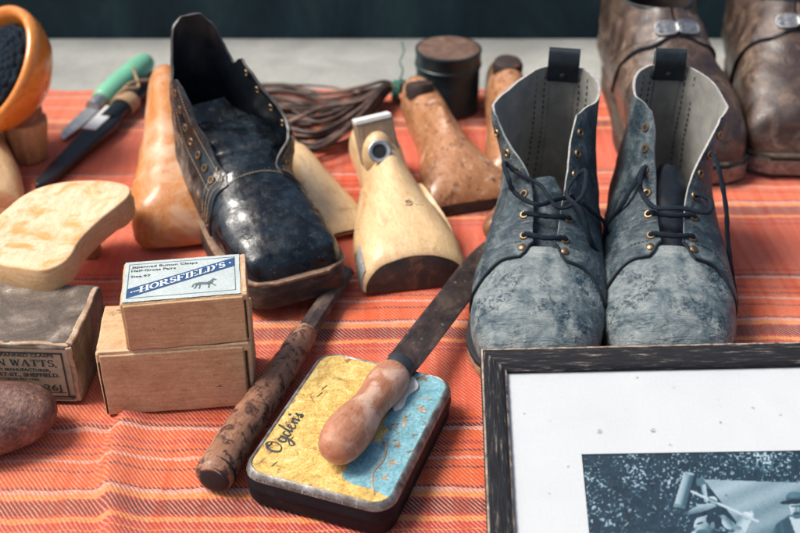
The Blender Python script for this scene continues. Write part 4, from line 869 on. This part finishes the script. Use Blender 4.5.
line(mb, [(xl, .62), (xr, .62), (xr, 4.35), (xl, 4.35), (xl, .62)], .13, 1, put); line(mb, [(xl - .3, .42), (xr + .25, .42)], .08, 1, put); line(mb, [(xl + .3, .98), (xr - .2, .98)], .07, 1, put)
mb.poly([put(xr - .25, .62), put(xr + .3, .46), put(xr + .5, .62), put(xr + .3, .8)], 1)
text(mb, 'GROSS JAPANNED CLASPS', xr - 6.3, xr - .55, 4.02, .27, put, 1, .03)
serif(mb, 'JOHN WATTS,', xr - 6.35, xr - .4, 3.22, .56, put, 1)
text(mb, 'CUTLERY MANUFACTURER,', xr - 5.9, xr - .95, 2.78, .24, put, 1, .03)
text(mb, 'LAMBERT-ST., SHEFFIELD.', xr - 6.2, xr - .4, 2.33, .30, put, 1, .035)
text(mb, 'ESTABLISHED 1765.', xr - 4.9, xr - 1.8, 2.0, .17, put, 1, .03)
text(mb, '26J', xr - 1.65, xr - .45, 1.15, .52, put, 1, .01)
mb.poly([put(xr - 3.3 + 1.9 * math.cos(a), 1.15 + .6 * math.sin(a) ** .8) for a in np.linspace(0, math.pi, 20)], 1)
mb.build('paper_label', ['old_paper', 'ink'], wat, smooth=False)

mb = MB(); P = []
for a in np.linspace(.03, math.pi - .03, 26):
    P.append([(4.1 * math.sin(a) * math.cos(b) * (1 + .05 * math.sin(2 * b + 1) + .03 * math.sin(5 * b + 3 * a)), 3.0 * math.sin(a) * math.sin(b) * (1 + .05 * math.cos(3 * b)), 1.9 + 1.95 * np.sign(math.cos(a)) * abs(math.cos(a)) ** .8 * (1 + .05 * math.sin(3 * b + a))) for b in np.linspace(0, 2 * math.pi, 40, endpoint=False)])
mb.grid(P, 0, wv=True, flip=True)
tag(mb.build('wax_lump', 'stone', None, (-26.9, 55.9, -.15), (0, 0, R(14)), sharp=80), 'smooth rounded reddish-brown lump in front of the dirty grey box', 'lump')

# ================================================================== TOOLS
mb = MB()
root = thing('wooden_stick', 'mottled dark wooden stick with a narrow dark end running under the black boot', 'stick', (-11.7, 50.7, 1.25), (0, R(.4), R(73.3)))
_f = pchip([0, .25, .8, 2.5, 5, 8, 11, 13.5, 15.6, 16.2], [.9, 1.18, 1.27, 1.24, 1.2, 1.16, 1.1, 1.02, .96, .9]); t = [(x, float(_f(x)) * (1 + .022 * math.sin(x * 2.3) + .02 * math.sin(x * 4.1 + 1))) for x in np.linspace(0, 16.2, 60)]
mb.tube([(x, .1 * math.sin(x * .35), .05 * math.sin(x * .5)) for x, r in t for _ in (0,)], [r for x, r in t], 20); mb.rumple(.0, 1).build('handle', 'stick_wood', root, sharp=60)
mb = MB(); mb.lathe([(.001, -.02), (.7, -.04), (1.0, .1), (1.2, .45), (1.27, .9)], 20, cap=False); [0]
mb.v = [(z - .03, x * 1.02, y * 1.02) for x, y, z in mb.v]; mb.build('end_cap', 'rubber', root)
mb = MB(); mb.tube([(14.3, 0, 0), (14.8, 0, 0), (17, 0, -.1), (20, 0, -.2), (25.5, 0, -.35)], [1.0, .9, .84, .8, .74], 8, flat=.75); mb.build('shaft', 'rust', root, sharp=25)

root = thing('tobacco_tin', 'flat hinged tin with a scuffed yellow and blue lid, under the wooden knife handle', 'tin', (-3.05, 54.75, 0), (0, 0, R(70.2)))
tw, td, th = 13.2, 9.9, 2.45
def rrect(w, d, r, n=8):
    o = []
    for cx, cy, a0 in ((w / 2 - r, d / 2 - r, 0), (-w / 2 + r, d / 2 - r, 90), (-w / 2 + r, -d / 2 + r, 180), (w / 2 - r, -d / 2 + r, 270)):
        for k in range(n + 1): o.append((cx + r * math.cos(R(a0 + 90 * k / n)), cy + r * math.sin(R(a0 + 90 * k / n))))
    return o
mb = MB(); mb.prism(rrect(tw - .16, td - .16, 1.35), 0, 1.75, 0, 0, .12); mb.build('base', 'tin_side', root, sharp=50)
mb = MB(); 
rings = [[(x, y, 1.05) for x, y in rrect(tw, td, 1.45)], [(x, y, 1.32) for x, y in rrect(tw + .1, td + .1, 1.5)], [(x, y, 1.42) for x, y in rrect(tw, td, 1.45)], [(x, y, 1.98) for x, y in rrect(tw, td, 1.45)], [(x, y, 2.26) for x, y in rrect(tw - .16, td - .16, 1.4)], [(x, y, 2.43) for x, y in rrect(tw - .45, td - .45, 1.3)], [(x, y, 2.48) for x, y in rrect(tw - .62, td - .62, 1.2)], [(x, y, 2.41) for x, y in rrect(tw - .8, td - .8, 1.1)]]
mb.grid(rings[:4], 1, wv=True, flip=True); mb.grid(rings[3:], 0, wv=True, flip=True)
lid = mb.build('lid', ['tin_rim', 'tin_side'], root, sharp=60)
mb = MB(); zt_ = 2.415; o = rrect(tw - .8, td - .8, 1.1)
# local x runs to the far end, local y to the left: yellow panel, stepped blue panel on the right
mb.poly([(x, y, zt_) for x, y in o], 0)
ox, oy = tw / 2 - .38, td / 2 - .38
yb = -1.25
bl = [(-ox + .1, -2.0), (-ox + 1.0, -3.3), (-ox + 1.0, -2.05), (-ox + 1.35, -1.2), (-ox + 5.0, -1.15), (-ox + 5.0, -2.35), (-.1 + .3, -2.4), (.3, -1.9), (3.2, -1.8), (3.2, -2.1), (ox - .55, -2.15), (ox - .02, -2.2)]
arc1 = [(x, y) for x, y in o if y < -2.2 and x > 0]; arc2 = [(x, y) for x, y in o if y < -4.45 and x < 0]
mb.poly([(x, y, zt_ + .02) for x, y in bl[1:] + sorted(arc1, key=lambda q: math.atan2(q[1], q[0]), reverse=True) + sorted(arc2, key=lambda q: math.atan2(q[1], q[0]), reverse=True) ], 1)
put = lambda x, y: (x, y, zt_ + .035)
# the maker's name in script along the left end, reading away from the viewer
sc = [[(.55, .95), (.2, .8), (.05, .4), (.25, .02), (.65, .1), (.85, .5), (.7, .9), (.45, .98), (.42, .75), (.75, .72)],
      [(1.5, .45), (1.2, .5), (1.1, .2), (1.3, .05), (1.5, .3), (1.55, .5), (1.45, -.2), (1.2, -.5), (1.05, -.3), (1.5, -.0), (1.8, .25)],
      [(2.1, .42), (1.85, .45), (1.75, .15), (1.95, .03), (2.15, .3), (2.45, 1.0), (2.25, .4), (2.25, .05), (2.5, .25)],
      [(2.5, .22), (2.75, .35), (2.7, .5), (2.55, .4), (2.55, .1), (2.75, .03), (3.0, .22)],
      [(3.0, .22), (3.1, .45), (3.12, .05), (3.15, .3), (3.35, .47), (3.42, .3), (3.4, .05), (3.6, .2)],
      [(3.65, .85), (3.7, .7)], [(3.7, .2), (3.95, .5), (3.9, .3), (4.02, .12), (3.85, .02), (3.72, .1), (4.1, .15)]]
for st in sc:
    p = catmull([(a * .92 + b * .12, b * 1.15) for a, b in st], 5); T_ = np.gradient(p, axis=0)
    mb.tube([put(-ox + 1.9 + a * 1.05, oy - 1.3 + b * 1.0) for a, b in p], [.045 + .045 * max(0, -t[1]) / (np.linalg.norm(t) + 1e-6) for t in T_], 5, 2, flat=.25)
for x in (-5.5, -3.1, 1.6, 2.4): line(mb, [(x, 3.2), (x + .5, 3.05)], .05, 3, put)
for k in range(26):                                              # the worn-off small print along the panel edge: only broken strokes are left
    if k not in (5, 9, 15, 20): line(mb, [(-1.1 + k * .26, -.42 + .06 * rng.random()), (-1.0 + k * .26, -.2 - .08 * rng.random())], .05, 3, put)
# brown leaf sprays printed on the blue
for a in range(7):
    x0 = -ox + 1.8 + a * 1.35 + rng.random() * .5; y0 = -2.9 - rng.random() * .8
    if a in (3,): continue
    for k in range(5):
        an = rng.random() * 6.28; l = .35 + rng.random() * .5; put = lambda x, y, a=a, k=k: (x, y, zt_ + .036 + .003 * k + .001 * a)
        mb.poly([put(x0 + .06 * math.cos(an + 1.5), y0 + .06 * math.sin(an + 1.5)), put(x0 + l * math.cos(an) * .6 + .1, y0 + l * math.sin(an) * .6), put(x0 + l * math.cos(an), y0 + l * math.sin(an)), put(x0 + l * .5 * math.cos(an - .3), y0 + l * .5 * math.sin(an - .3))], 4)
put = lambda x, y: (x, y, zt_ + .06)
mb.tube(catmull([put(-ox + .6, -3.6), put(-ox + 2.2, -2.9), put(-ox + 3.6, -3.1), put(-ox + 5.4, -2.7)], 5), .06, 5, 4, flat=.2)
mb.build('printed_panel', ['tin_yellow', 'tin_blue', 'ink', 'grey_ink', 'gold_print'] if 'gold_print' in M else ['tin_yellow', 'tin_blue', 'ink', 'ink', 'worn_card'], lid, smooth=False)
mb = MB(); mb.prism(catmull([(3.2, -1.5), (4.2, -1.45), (5.3, -1.7), (5.5, -2.3), (4.6, -2.9), (3.6, -2.5), (2.4, -2.6), (1.9, -2.1)], 4, closed=True), zt_ + .01, zt_ + .22, 0, 0, .06); mb.build('flaking_paint', 'flake', lid)
mb = MB(); text(mb, 'NET WEIGHT ONE POUND WHEN PACKED', -td / 2 + 1.2, td / 2 - 1.6, 0, .2, lambda x, y: (-tw / 2 + .0 + .29 * y, -x, 2.02 + y * .9), 0, .01); mb.build('rim_lettering', 'ink', lid, smooth=False)

root = thing('shoemaker_knife', 'long rusty-bladed knife with a worn pinkish wooden handle, lying across the tin', 'knife', (-4.2, 49.9, 4.05), (R(28), R(5.0), R(66.8)))
t = [(0, .12), (.06, .52), (.25, .9), (.7, 1.2), (1.5, 1.42), (2.6, 1.5), (3.6, 1.42), (4.6, 1.27), (5.6, 1.17), (6.4, 1.18), (7.4, 1.28), (8.3, 1.36), (9.2, 1.32), (9.8, 1.14), (10.1, .9)]
fx = pchip([a for a, _ in t], [b for _, b in t]); X = np.concatenate([np.linspace(0, .7, 8)[:-1], np.linspace(.7, 10.1, 36)])
mb = MB(); mb.tube([(x, 0, .0) for x in X], [float(fx(x)) for x in X], 28, flat=.88); hd = mb.build('handle', 'handle_wood', root, sharp=70)
mb = MB(); mb.tube([(x, 0, 0) for x in (9.9, 10.0, 11.0, 11.15)], [1.0, 1.06, 1.0, .9], 24, flat=.85); mb.build('ferrule', 'ferrule', root)
mb = MB(); bl = catmull([(10.9, .95), (11.4, 1.05), (14, 1.1), (20, 1.15), (26, 1.2), (30, .9), (32.5, 0), (30.5, -.9), (26, -1.1), (20, -1.1), (14, -1.1), (11.4, -1.05), (10.9, -.95)], 5, closed=True)
mb.prism(bl, -.12, .14, 0, 0, .05); mb.build('blade', 'rust', root, sharp=30)
mb = MB(); t = [(-.1, .3), (0, .8), (.5, 1.1), (1.5, 1.25), (3, 1.2), (5, 1.05), (7, 1.1)]
mb.tube([(x, 0, 0) for x, r in t], [r for x, r in t], 20); tag(mb.build('wooden_tool', 'neck_wood', None, (7.8, 80.6, 1.1), (0, 0, R(64)), sharp=70), 'rounded brown wooden tool end peeking out between knife blade and blue-grey boot', 'tool')

root = thing('paring_knife', 'stubby knife with a mint-green handle and short grey blade', 'knife', (-34.0, 100.0, .25), (0, R(-4.5), R(70.5)))
mb = MB(); mb.prism([(0, -.5), (.5, -.62), (3, -.85), (6.6, -.85), (6.6, .8), (4, .85), (1.2, .55), (.2, .0)], -.08, .1, 0, 0, .04); mb.build('blade', 'steel', root)
mb = MB(); mb.tube([(x, 0, .1) for x in (6.2, 6.4, 7.8, 8.0)], [.85, .9, .95, .9], 20); mb.build('ferrule', 'pewter', root)
mb = MB(); X = [7.8, 7.95, 8.3, 9.5, 11, 13, 15, 16.6, 17.4, 17.8, 17.9]; mb.tube([(x, 0, .1) for x in X], [.9, 1.15, 1.24, 1.3, 1.36, 1.38, 1.34, 1.22, .95, .5, .1], 24); mb.build('handle', 'green', root, sharp=70)

root = thing('sheathed_knife', 'slim black knife with a white band and twine round its grip', 'knife', (-33.2, 89.1, .6), (0, R(-1.2), R(75.2)))
mb = MB(); mb.prism(catmull([(0, 0), (.5, -.55), (2, -.85), (7, -1.1), (14.5, -1.25), (14.5, 1.2), (7, 1.0), (2, .7), (.5, .45)], 4, closed=True), -.5, .5, 0, 0, .25); mb.build('sheath', 'black_paint', root, sharp=70)
mb = MB(); mb.box((13.6, .5, .57), (5.2, 1.5, .1)); mb.build('white_band', 'white_tape', root, bevel=.04)
mb = MB(); mb.tube([(x, 0, .15) for x in (14, 15, 18, 22, 24.6, 25)], [1.0, 1.05, 1.05, 1.0, .9, .5], 16, flat=.8); mb.build('grip', 'black_paint', root)
mb = MB(); mb.tube([(17.0 + .26 * a / 6.28, 1.2 * math.cos(a), .15 + 1.0 * math.sin(a)) for a in np.linspace(0, 6.28 * 7, 150)], .13, 6)
mb.tube(catmull([(17.6, .9, .9), (18.6, .2, 1.5), (19.6, -.7, 1.3), (20.6, -.3, 1.25), (21.6, .4, 1.7), (22.2, .9, 2.3)], 6), .15, 6); mb.tube(catmull([(18.6, 1.0, .8), (20, .3, 1.5), (21.4, -.6, 1.3), (22.6, -1.0, .9)], 6), .13, 6); mb.build('twine_wrap', 'twine', root)

# ================================================================== ORANGE BOWL ON ITS BLOCK, AND THE WOOL
nb = Vector((-.58, -.52, .63)).normalized(); C0 = Vector((-37.7, 97.2, 8.7)); Qm = nb.to_track_quat('Z', 'Y').to_matrix().to_4x4()
root = thing('footed_bowl', 'tilted orange wooden bowl on a pale block foot, cut off by the left edge', 'bowl', (-35.7, 96.4, 0))
T0 = Matrix.Translation(-Vector((-35.7, 96.4, 0))) @ Matrix.Translation(C0) @ Qm
mb = MB(); mb.M = T0; mb.lathe([(2.0, -4.0), (3.6, -3.5), (5.1, -2.3), (5.95, -1.0), (6.3, .2), (6.25, .8), (5.9, 1.1), (5.6, 1.0), (5.2, .5), (4.9, -.6), (4.1, -1.8), (3.0, -2.5), (.001, -2.8)], 56); mb.build('bowl', 'orange_bowl', root, sharp=70)
mb = MB(); mb.tube([(-1.0, 2.0, 6.4), (-.7, 1.4, 5.4), (-.35, .6, 4.2), (-.2, .2, 3.0)], [2.2, 1.95, 1.85, 1.85], 20); mb.build('neck', 'neck_wood', root)
mb = MB(); mb.prism([(2.0 * math.cos(a) - .3, 2.0 * math.sin(a)) for a in np.linspace(0, 2 * math.pi, 9, endpoint=False)], 0, 4.1, 0, 0, .12); mb.v = [(x * (.82 + .07 * z) + z * .06, y * (.82 + .07 * z), z) for x, y, z in mb.v]; mb.build('foot', 'block_wood', root, sharp=25)
mb = MB(); mb.M = Matrix.Translation(C0) @ Qm
for k in range(9):
    rr_ = 4.3 - .46 * k; z_ = -.7 + 2.0 * (1 - (rr_ / 4.4) ** 2) ** .5
    mb.tube([((rr_ + .12 * math.sin(a * 14 + k)) * math.cos(a), (rr_ + .12 * math.sin(a * 14 + k)) * math.sin(a), z_ + .1 * math.sin(a * 23 + k * 2)) for a in np.linspace(0, 2 * math.pi, 90, endpoint=False)], .42, 7, closed=True)
mb.ball((0, 0, -1.1), (3.9, 3.9, 1.9))
mb.v = [(x + 38.1, y - 97.2, z - 8.6) for x, y, z in mb.v]
tag(mb.build('wool_ball', 'wool', None, (-38.1, 97.2, 8.6), sharp=80), 'ball of dark navy wool sitting inside the tilted orange bowl', 'wool')

# ================================================================== LACES AND ROUND TIN
root = thing('lace_bundle', 'bundle of dark brown leather laces tied at one end, behind the ringed cream last', 'laces', (-6, 105, 0))
mb = MB()
for k in range(46):
    a = rng.random(); y = 97.0 + 13.5 * a; z = .3 + 1.6 * rng.random(); e = rng.normal(0, .35); by = rng.normal(0, .5)
    w1, w2 = rng.normal(0, 1.3), rng.normal(0, 1.3)
    p = [(-17 - 2 * rng.random(), y + w1 * .6, z), (-12.5, y * .96 + 4.0 + w1 - 1.2 * (1 - a), z + .3 * rng.random()), (-8, y * .88 + 12.0 + w2 - 2.6 * (1 - a), z * .9 + .3), (-4, y * .62 + 40.6 + by, z + .5), (-1.6, 108.8 + .5 * by + 1.4 * (a - .5), 1.2 + .6 * z), (-.4, 109.6 + e + .5 * (a - .5), 1.1 + .75 * rng.random()), (.8, 109.8 + e, .9 + rng.random() * .8), (2.0 + rng.random(), 109 + 2 * e, .5 + .5 * rng.random())]
    mb.tube([(x + 6, yy - 105, zz) for x, yy, zz in catmull(p, 6)], (.17 + .12 * rng.random()), 7, 1 if k % 3 == 0 else 0, flat=.6)
mb.build('laces', ['lace_strip', 'lace_pale'], root, sharp=80)
mb = MB()
for k in range(4):
    mb.tube([(5.3 + .18 * k + .1 * math.sin(a), 4.6 + 1.1 * math.cos(a), 1.2 + 1.0 * math.sin(a)) for a in np.linspace(0, 2 * math.pi, 22, endpoint=False)], .13, 6, closed=True)
mb.tube(catmull([(6.0, 4.2, 2.6), (6.3, 4.4, 3.6), (6.0, 5.2, 4.2), (6.4, 6.4, 4.9), (6.2, 7.4, 5.6)], 6), .08, 6); mb.tube(catmull([(6.0, 4.2, 2.6), (6.9, 3.9, 2.3), (7.4, 4.6, 1.0), (7.8, 4.8, .4)], 6), .15, 6); mb.build('tie_string', 'green_string', root)
root = thing('round_tin', 'round dark green tin with a rusty brown lid, behind the ridged brown last', 'tin', (5.0, 108.2, 0))
r = 3.35
mb = MB(); mb.lathe([(r - .1, 0), (r, .1), (r, .3), (r - .04, .4), (r - .04, 5.3), (r - .04, 5.6)], 48); mb.build('body', 'can_side', root, sharp=35)
mb = MB(); mb.lathe([(r + .04, 4.75), (r + .13, 4.82), (r + .13, 4.98), (r + .05, 5.06), (r + .05, 6.35), (r + .1, 6.45), (r + .06, 6.56), (r - .15, 6.58)], 48, 0, cap=False); mb.lathe([(r - .15, 6.58), (r - .3, 6.5), (r - .5, 6.48), (1.2, 6.53), (.001, 6.55)], 48, 1); mb.build('lid', ['can_side', 'can_lid'], root, sharp=35)

# ================================================================== FRAMED PICTURE
A_ = Vector((5.04, 55.87, 7.6)); rx = Vector((.99813812, -.03136775, .0523102)); dn = Vector((-.01167677, -.94003296, -.34088369)); ny = -dn; nz = rx.cross(ny)
rot = Matrix((rx, ny, nz)).transposed().to_euler()
root = thing('picture_frame', 'worn black picture frame with white mount and old blue-toned photograph', 'picture frame', tuple(A_), rot)
FW, FH, rw = 30.0, 18.1, 1.62
def rail(mb, pts, m):
    """mitred rail: pts = outer a, outer b, inner b, inner a"""
    a, b, c, d = [np.array(q, float) for q in pts]; N = 60; prof = [(0, -1.35), (0, -.10), (.03, -.03), (.10, .0), (.78, -.04), (.86, -.10), (.92, -.16), (.99, -.22), (1, -.34), (1, -.6)]
    G = []
    for k, (u, z) in enumerate(prof):
        row = []
        for i in range(N + 1):
            t = i / N; p = (a + (b - a) * t) * (1 - u) + (d + (c - d) * t) * u
            j = .018 * math.sin(i * 2.1 + k) + .02 * rng.random() if 0 < i < N and k in (1, 2, 3, 7, 8) else 0
            row.append((p[0], p[1], z - j))
        G.append(row)
    mb.grid(G[:3], m + 0); mb.grid(G[2:4], 2); mb.grid(G[3:7], m); mb.grid(G[6:9], 2 if m == 1 else m); mb.grid(G[8:], m)
o0, o1, o2, o3 = (0, 0), (FW, 0), (FW, -FH), (0, -FH); i0, i1, i2, i3 = (rw, -rw), (FW - rw, -rw), (FW - rw, -FH + rw), (rw, -FH + rw)
mb = MB(); rail(mb, (o0, o1, i1, i0), 0); rail(mb, (o3, o2, i2, i3), 0); rail(mb, (o0, o3, i3, i0), 1); rail(mb, (o1, o2, i2, i1), 1)
mb.poly([(0, 0, -1.35), (FW, 0, -1.35), (FW, -FH, -1.35), (0, -FH, -1.35)], 0)
mb.build('frame', ['frame_h', 'frame_v', 'frame_worn'], root, sharp=50)
mb = MB(); px0, px1, py0, py1 = 5.75, FW - 5.6, -7.27, -13.6
x0, x1, y0, y1 = rw - .1, FW - rw + .1, -rw + .1, -FH + rw - .1; zm = -.50
for q in (((x0, y0), (x1, y0), (px1, py0), (px0, py0)), ((x0, y1), (px0, py1), (px1, py1), (x1, y1)), ((x0, y0), (px0, py0), (px0, py1), (x0, y1)), ((x1, y0), (x1, y1), (px1, py1), (px1, py0))): mb.poly([(x, y, zm) for x, y in q])
for a, b in (((px0, py0), (px1, py0)), ((px1, py0), (px1, py1)), ((px1, py1), (px0, py1)), ((px0, py1), (px0, py0))): mb.poly([(*a, zm), (*b, zm), (*b, zm - .12), (*a, zm - .12)])
mb.build('mount', 'mat_board', root, smooth=False)
zp = -.60                                         # the old print: a fine sheet whose tones are laid down cell by cell
def hash2(i, j, k=0): return np.modf(np.abs(np.sin(i * 127.1 + j * 311.7 + k * 74.7) * 43758.5453))[0]
def vnoise(x, y, k=0):
    i, j = np.floor(x), np.floor(y); f, g = x - i, y - j; f = f * f * (3 - 2 * f); g = g * g * (3 - 2 * g)
    return (hash2(i, j, k) * (1 - f) + hash2(i + 1, j, k) * f) * (1 - g) + (hash2(i, j + 1, k) * (1 - f) + hash2(i + 1, j + 1, k) * f) * g
cell = .042; nx, ny_ = int((px1 - px0 + .4) / cell), int((py0 - py1 + .4) / cell)
gx, gy = np.meshgrid(np.linspace(px0 - .2, px1 + .2, nx), np.linspace(-py0 - .2, -py1 + .2, ny_), indexing='ij')
# drawing units: 1 unit = 1/64 cm, origin at the print's corner, sheared as the old print sits
zx = ((gx - 9.62) - (gy - 7.27) * -.145) / .0108 * .995; zy = (gy - 6.74) / .01185
tone = .02 + .10 * vnoise(gx * 2, gy * 2, 1) + .16 * vnoise(gx * 5, gy * 5, 2) ** 2
lf = vnoise(gx * 9, gy * 9, 3) * .6 + vnoise(gx * 17, gy * 17, 4) * .4; dens = vnoise(gx * .8, gy * .8, 5)
tone += np.clip((lf - .64 + .26 * (dens - .45)) * 4.2, 0, .6)
bright = np.exp(-((zx - 640) / 90) ** 2 - ((zy - 95) / 45) ** 2); tone += bright * np.clip(vnoise(gx * 6, gy * 6, 6) - .35, 0, 1) * 1.3
def inside(P):
    r_ = np.zeros(zx.shape, bool); n = len(P)
    for a in range(n):
        (x0_, y0_), (x1_, y1_) = P[a], P[(a + 1) % n]
        if y0_ == y1_: continue
        c_ = ((y0_ > zy) != (y1_ > zy)) & (zx < (x1_ - x0_) * (zy - y0_) / (y1_ - y0_) + x0_); r_ ^= c_
    return r_
def fill(P, v, tex=.05, k=7):
    global tone
    m_ = inside(P); val = (v(zx, zy) if callable(v) else v) + tex * (vnoise(gx * 14, gy * 14, k) - .5); tone = np.where(m_, val, tone)
def ell(cx, cy, a, b, rot_, v, tex=.06, k=8):
    global tone
    c_, s_ = math.cos(R(rot_)), math.sin(R(rot_)); X = ((zx - cx) * c_ + (zy - cy) * s_) / a; Y = (-(zx - cx) * s_ + (zy - cy) * c_) / b
    m_ = X * X + Y * Y < 1; val = (v(X, Y) if callable(v) else v) + tex * (vnoise(gx * 12, gy * 12, k) - .5); tone = np.where(m_, val, tone)
def limb(x0_, y0_, x1_, y1_, w0, w1, v, shade=.25):
    global tone
    dx, dy = x1_ - x0_, y1_ - y0_; L2 = dx * dx + dy * dy; t_ = np.clip(((zx - x0_) * dx + (zy - y0_) * dy) / L2, 0, 1)
    ox_, oy_ = zx - x0_ - t_ * dx, zy - y0_ - t_ * dy; d_ = np.hypot(ox_, oy_); w_ = w0 + (w1 - w0) * t_; sd_ = np.sign(ox_ * dy - oy_ * dx)
    tone = np.where(d_ < w_, v - shade * (d_ / w_) * (sd_ < 0) + .04 * (vnoise(gx * 14, gy * 14, 9) - .5), tone)
fill([(296, 188), (560, 202), (1500, 250), (1500, 900), (560, 900), (470, 440)], lambda x, y: .70 - .00018 * (x - 300) - .0004 * (y - 190) + .05 * np.sin(x * .02 + y * .05), .05)
limb(292, 192, 480, 450, 8, 12, .08, 0); fill([(262, 180), (300, 186), (330, 240), (262, 220)], .42)
limb(300, 228, 312, 300, 14, 12, .74); 
fill([(196, 150), (250, 163), (203, 344), (142, 328)], lambda x, y: .74 - .42 * np.clip(((x - 170) + (y - 240) * .28) / 46, -.2, 1) ** 2)
fill([(250, 160), (268, 158), (222, 340), (203, 344)], .06); ell(222, 156, 30, 9, 13, lambda X, Y: .55 + .2 * X); ell(222, 156, 24, 5, 13, .66)
fill([(146, 312), (208, 330), (203, 344), (142, 328)], lambda x, y: .55 - .003 * (x - 150))
fill([(200, 900), (222, 470), (250, 428), (330, 445), (430, 470), (500, 520), (520, 900)], lambda x, y: .17 + .05 * np.sin(x * .06))
fill([(212, 900), (218, 490), (246, 452), (300, 470), (322, 520), (300, 900)], lambda x, y: .74 - .0012 * (y - 460) + .05 * np.sin(x * .12 + y * .05))
limb(530, 378, 470, 470, 26, 34, .80); limb(470, 470, 380, 560, 36, 44, .72); limb(395, 395, 440, 440, 20, 26, .55, .3)
ell(300, 425, 52, 46, -10, lambda X, Y: .60 - .2 * X - .12 * Y); ell(352, 405, 42, 30, 20, .10); ell(300, 470, 40, 22, 10, lambda X, Y: .34 - .1 * Y)
limb(268, 420, 290, 414, 5, 5, .2, 0); limb(262, 440, 256, 452, 6, 6, .66); ell(420, 420, 22, 34, -40, lambda X, Y: .62 - .25 * X); ell(345, 428, 12, 18, 0, .5)
ell(290, 352, 80, 30, -16, lambda X, Y: .50 - .22 * Y + .08 * X); fill([(214, 388), (222, 372), (300, 358), (372, 330), (380, 345), (310, 378), (240, 394)], .14)
limb(236, 252, 575, 412, 7, 7, .84, .15); ell(348, 298, 25, 18, 30, lambda X, Y: .74 - .2 * Y); ell(522, 384, 28, 20, 30, lambda X, Y: .78 - .2 * Y); limb(330, 290, 372, 310, 3, 3, .4, 0)
fill([(600, 900), (640, 480), (668, 428), (732, 384), (800, 378), (880, 420), (930, 500), (950, 900)], lambda x, y: .36 + .06 * np.sin(x * .09) - .0006 * (y - 400))
fill([(738, 392), (820, 392), (800, 480), (790, 600), (770, 600), (762, 470)], .80); fill([(700, 410), (735, 392), (770, 560), (730, 600)], .26); fill([(820, 395), (850, 410), (830, 600), (790, 600)], .22)
ell(776, 350, 34, 46, 0, lambda X, Y: .64 - .22 * X - .10 * Y); ell(778, 384, 26, 18, 0, .40); limb(752, 338, 800, 338, 4, 4, .22, 0); limb(776, 345, 774, 362, 4, 5, .50, 0); limb(764, 374, 790, 374, 4, 4, .2, 0)
ell(770, 290, 44, 30, -4, lambda X, Y: .34 - .14 * Y); ell(768, 280, 34, 14, -4, .46); ell(765, 314, 72, 12, -4, .08)
tone = tone + .05 * (hash2(np.arange(nx)[:, None] * 1.0, np.arange(ny_)[None, :] * 1.0, 3) - .5)
mb = MB(); mb.grid([[(gx[i, j], -gy[i, j], zp) for j in range(ny_)] for i in range(nx)], 0, flip=True)
ph = mb.build('photograph', 'print_tones', root, smooth=False)
at = ph.data.color_attributes.new('tones', 'FLOAT_COLOR', 'POINT'); tv = np.clip(tone, 0, 1).reshape(-1); at.data.foreach_set('color', np.stack([tv, tv, tv, np.ones_like(tv)], 1).astype(np.float32).reshape(-1))
mb = MB(); mb.poly([(x0, y0, -.42), (x1, y0, -.42), (x1, y1, -.42), (x0, y1, -.42)]); mb.build('glass', 'glass', root, smooth=False)
mb = MB()
for k in range(46):
    x, y = rw + .3 + rng.random() * 22, -rw - .3 - rng.random() * 10; r_ = .04 + .10 * rng.random() ** 2
    b0 = len(mb.v); mb.grid([[(x + r_ * q * math.cos(a) * 1.2, y + r_ * q * math.sin(a), -.415 + r_ * .28 * h) for a in np.linspace(0, 2 * math.pi, 12, endpoint=False)] for q, h in ((1, 0), (.85, .55), (.5, .9), (.02, 1))], 0, wv=True, flip=True)
d_ = mb.build('water_drops', 'drop', root); d_['kind'] = 'stuff'

# ================================================================== CAMERA, LIGHT
cam = bpy.data.cameras.new('camera'); co = bpy.data.objects.new('camera', cam); COL.objects.link(co); scene.camera = co
cam.lens = 50; cam.sensor_width = 36; co.location = (0, 0, 50 * S); co.rotation_euler = (R(90 - 33), 0, 0); cam.clip_start = .02; cam.clip_end = 100
cam.dof.use_dof = True; cam.dof.focus_distance = 74 * S; cam.dof.aperture_fstop = 6.7
EL, AZ = 56, -88                                  # sun height; bearing measured from straight ahead (+Y), negative = left
sd = Vector((math.sin(R(AZ)) * math.cos(R(EL)), math.cos(R(AZ)) * math.cos(R(EL)), math.sin(R(EL))))
su = bpy.data.lights.new('sun', 'SUN'); so = bpy.data.objects.new('sun', su); COL.objects.link(so)
su.energy = 2.5; su.angle = R(24); su.color = (1, .95, .88); so.rotation_euler = sd.to_track_quat('Z', 'Y').to_euler()
w = bpy.data.worlds.new('World'); scene.world = w; w.use_nodes = True; nt = w.node_tree
bg = next(n for n in nt.nodes if n.type == 'BACKGROUND'); sk = nt.nodes.new('ShaderNodeTexSky'); sk.sky_type = 'NISHITA'; sk.sun_disc = False
sk.sun_elevation = R(EL); sk.sun_rotation = R(AZ); sk.air_density = 1.0; sk.dust_density = 4.0; sk.ozone_density = 1.0
nt.links.new(sk.outputs[0], bg.inputs[0]); bg.inputs[1].default_value = .08
scene.view_settings.view_transform = 'Standard'; scene.view_settings.look = 'None'; scene.view_settings.gamma = 1; scene.view_settings.exposure = .86
scene.cycles.use_denoising = True; scene.cycles.max_bounces = 8
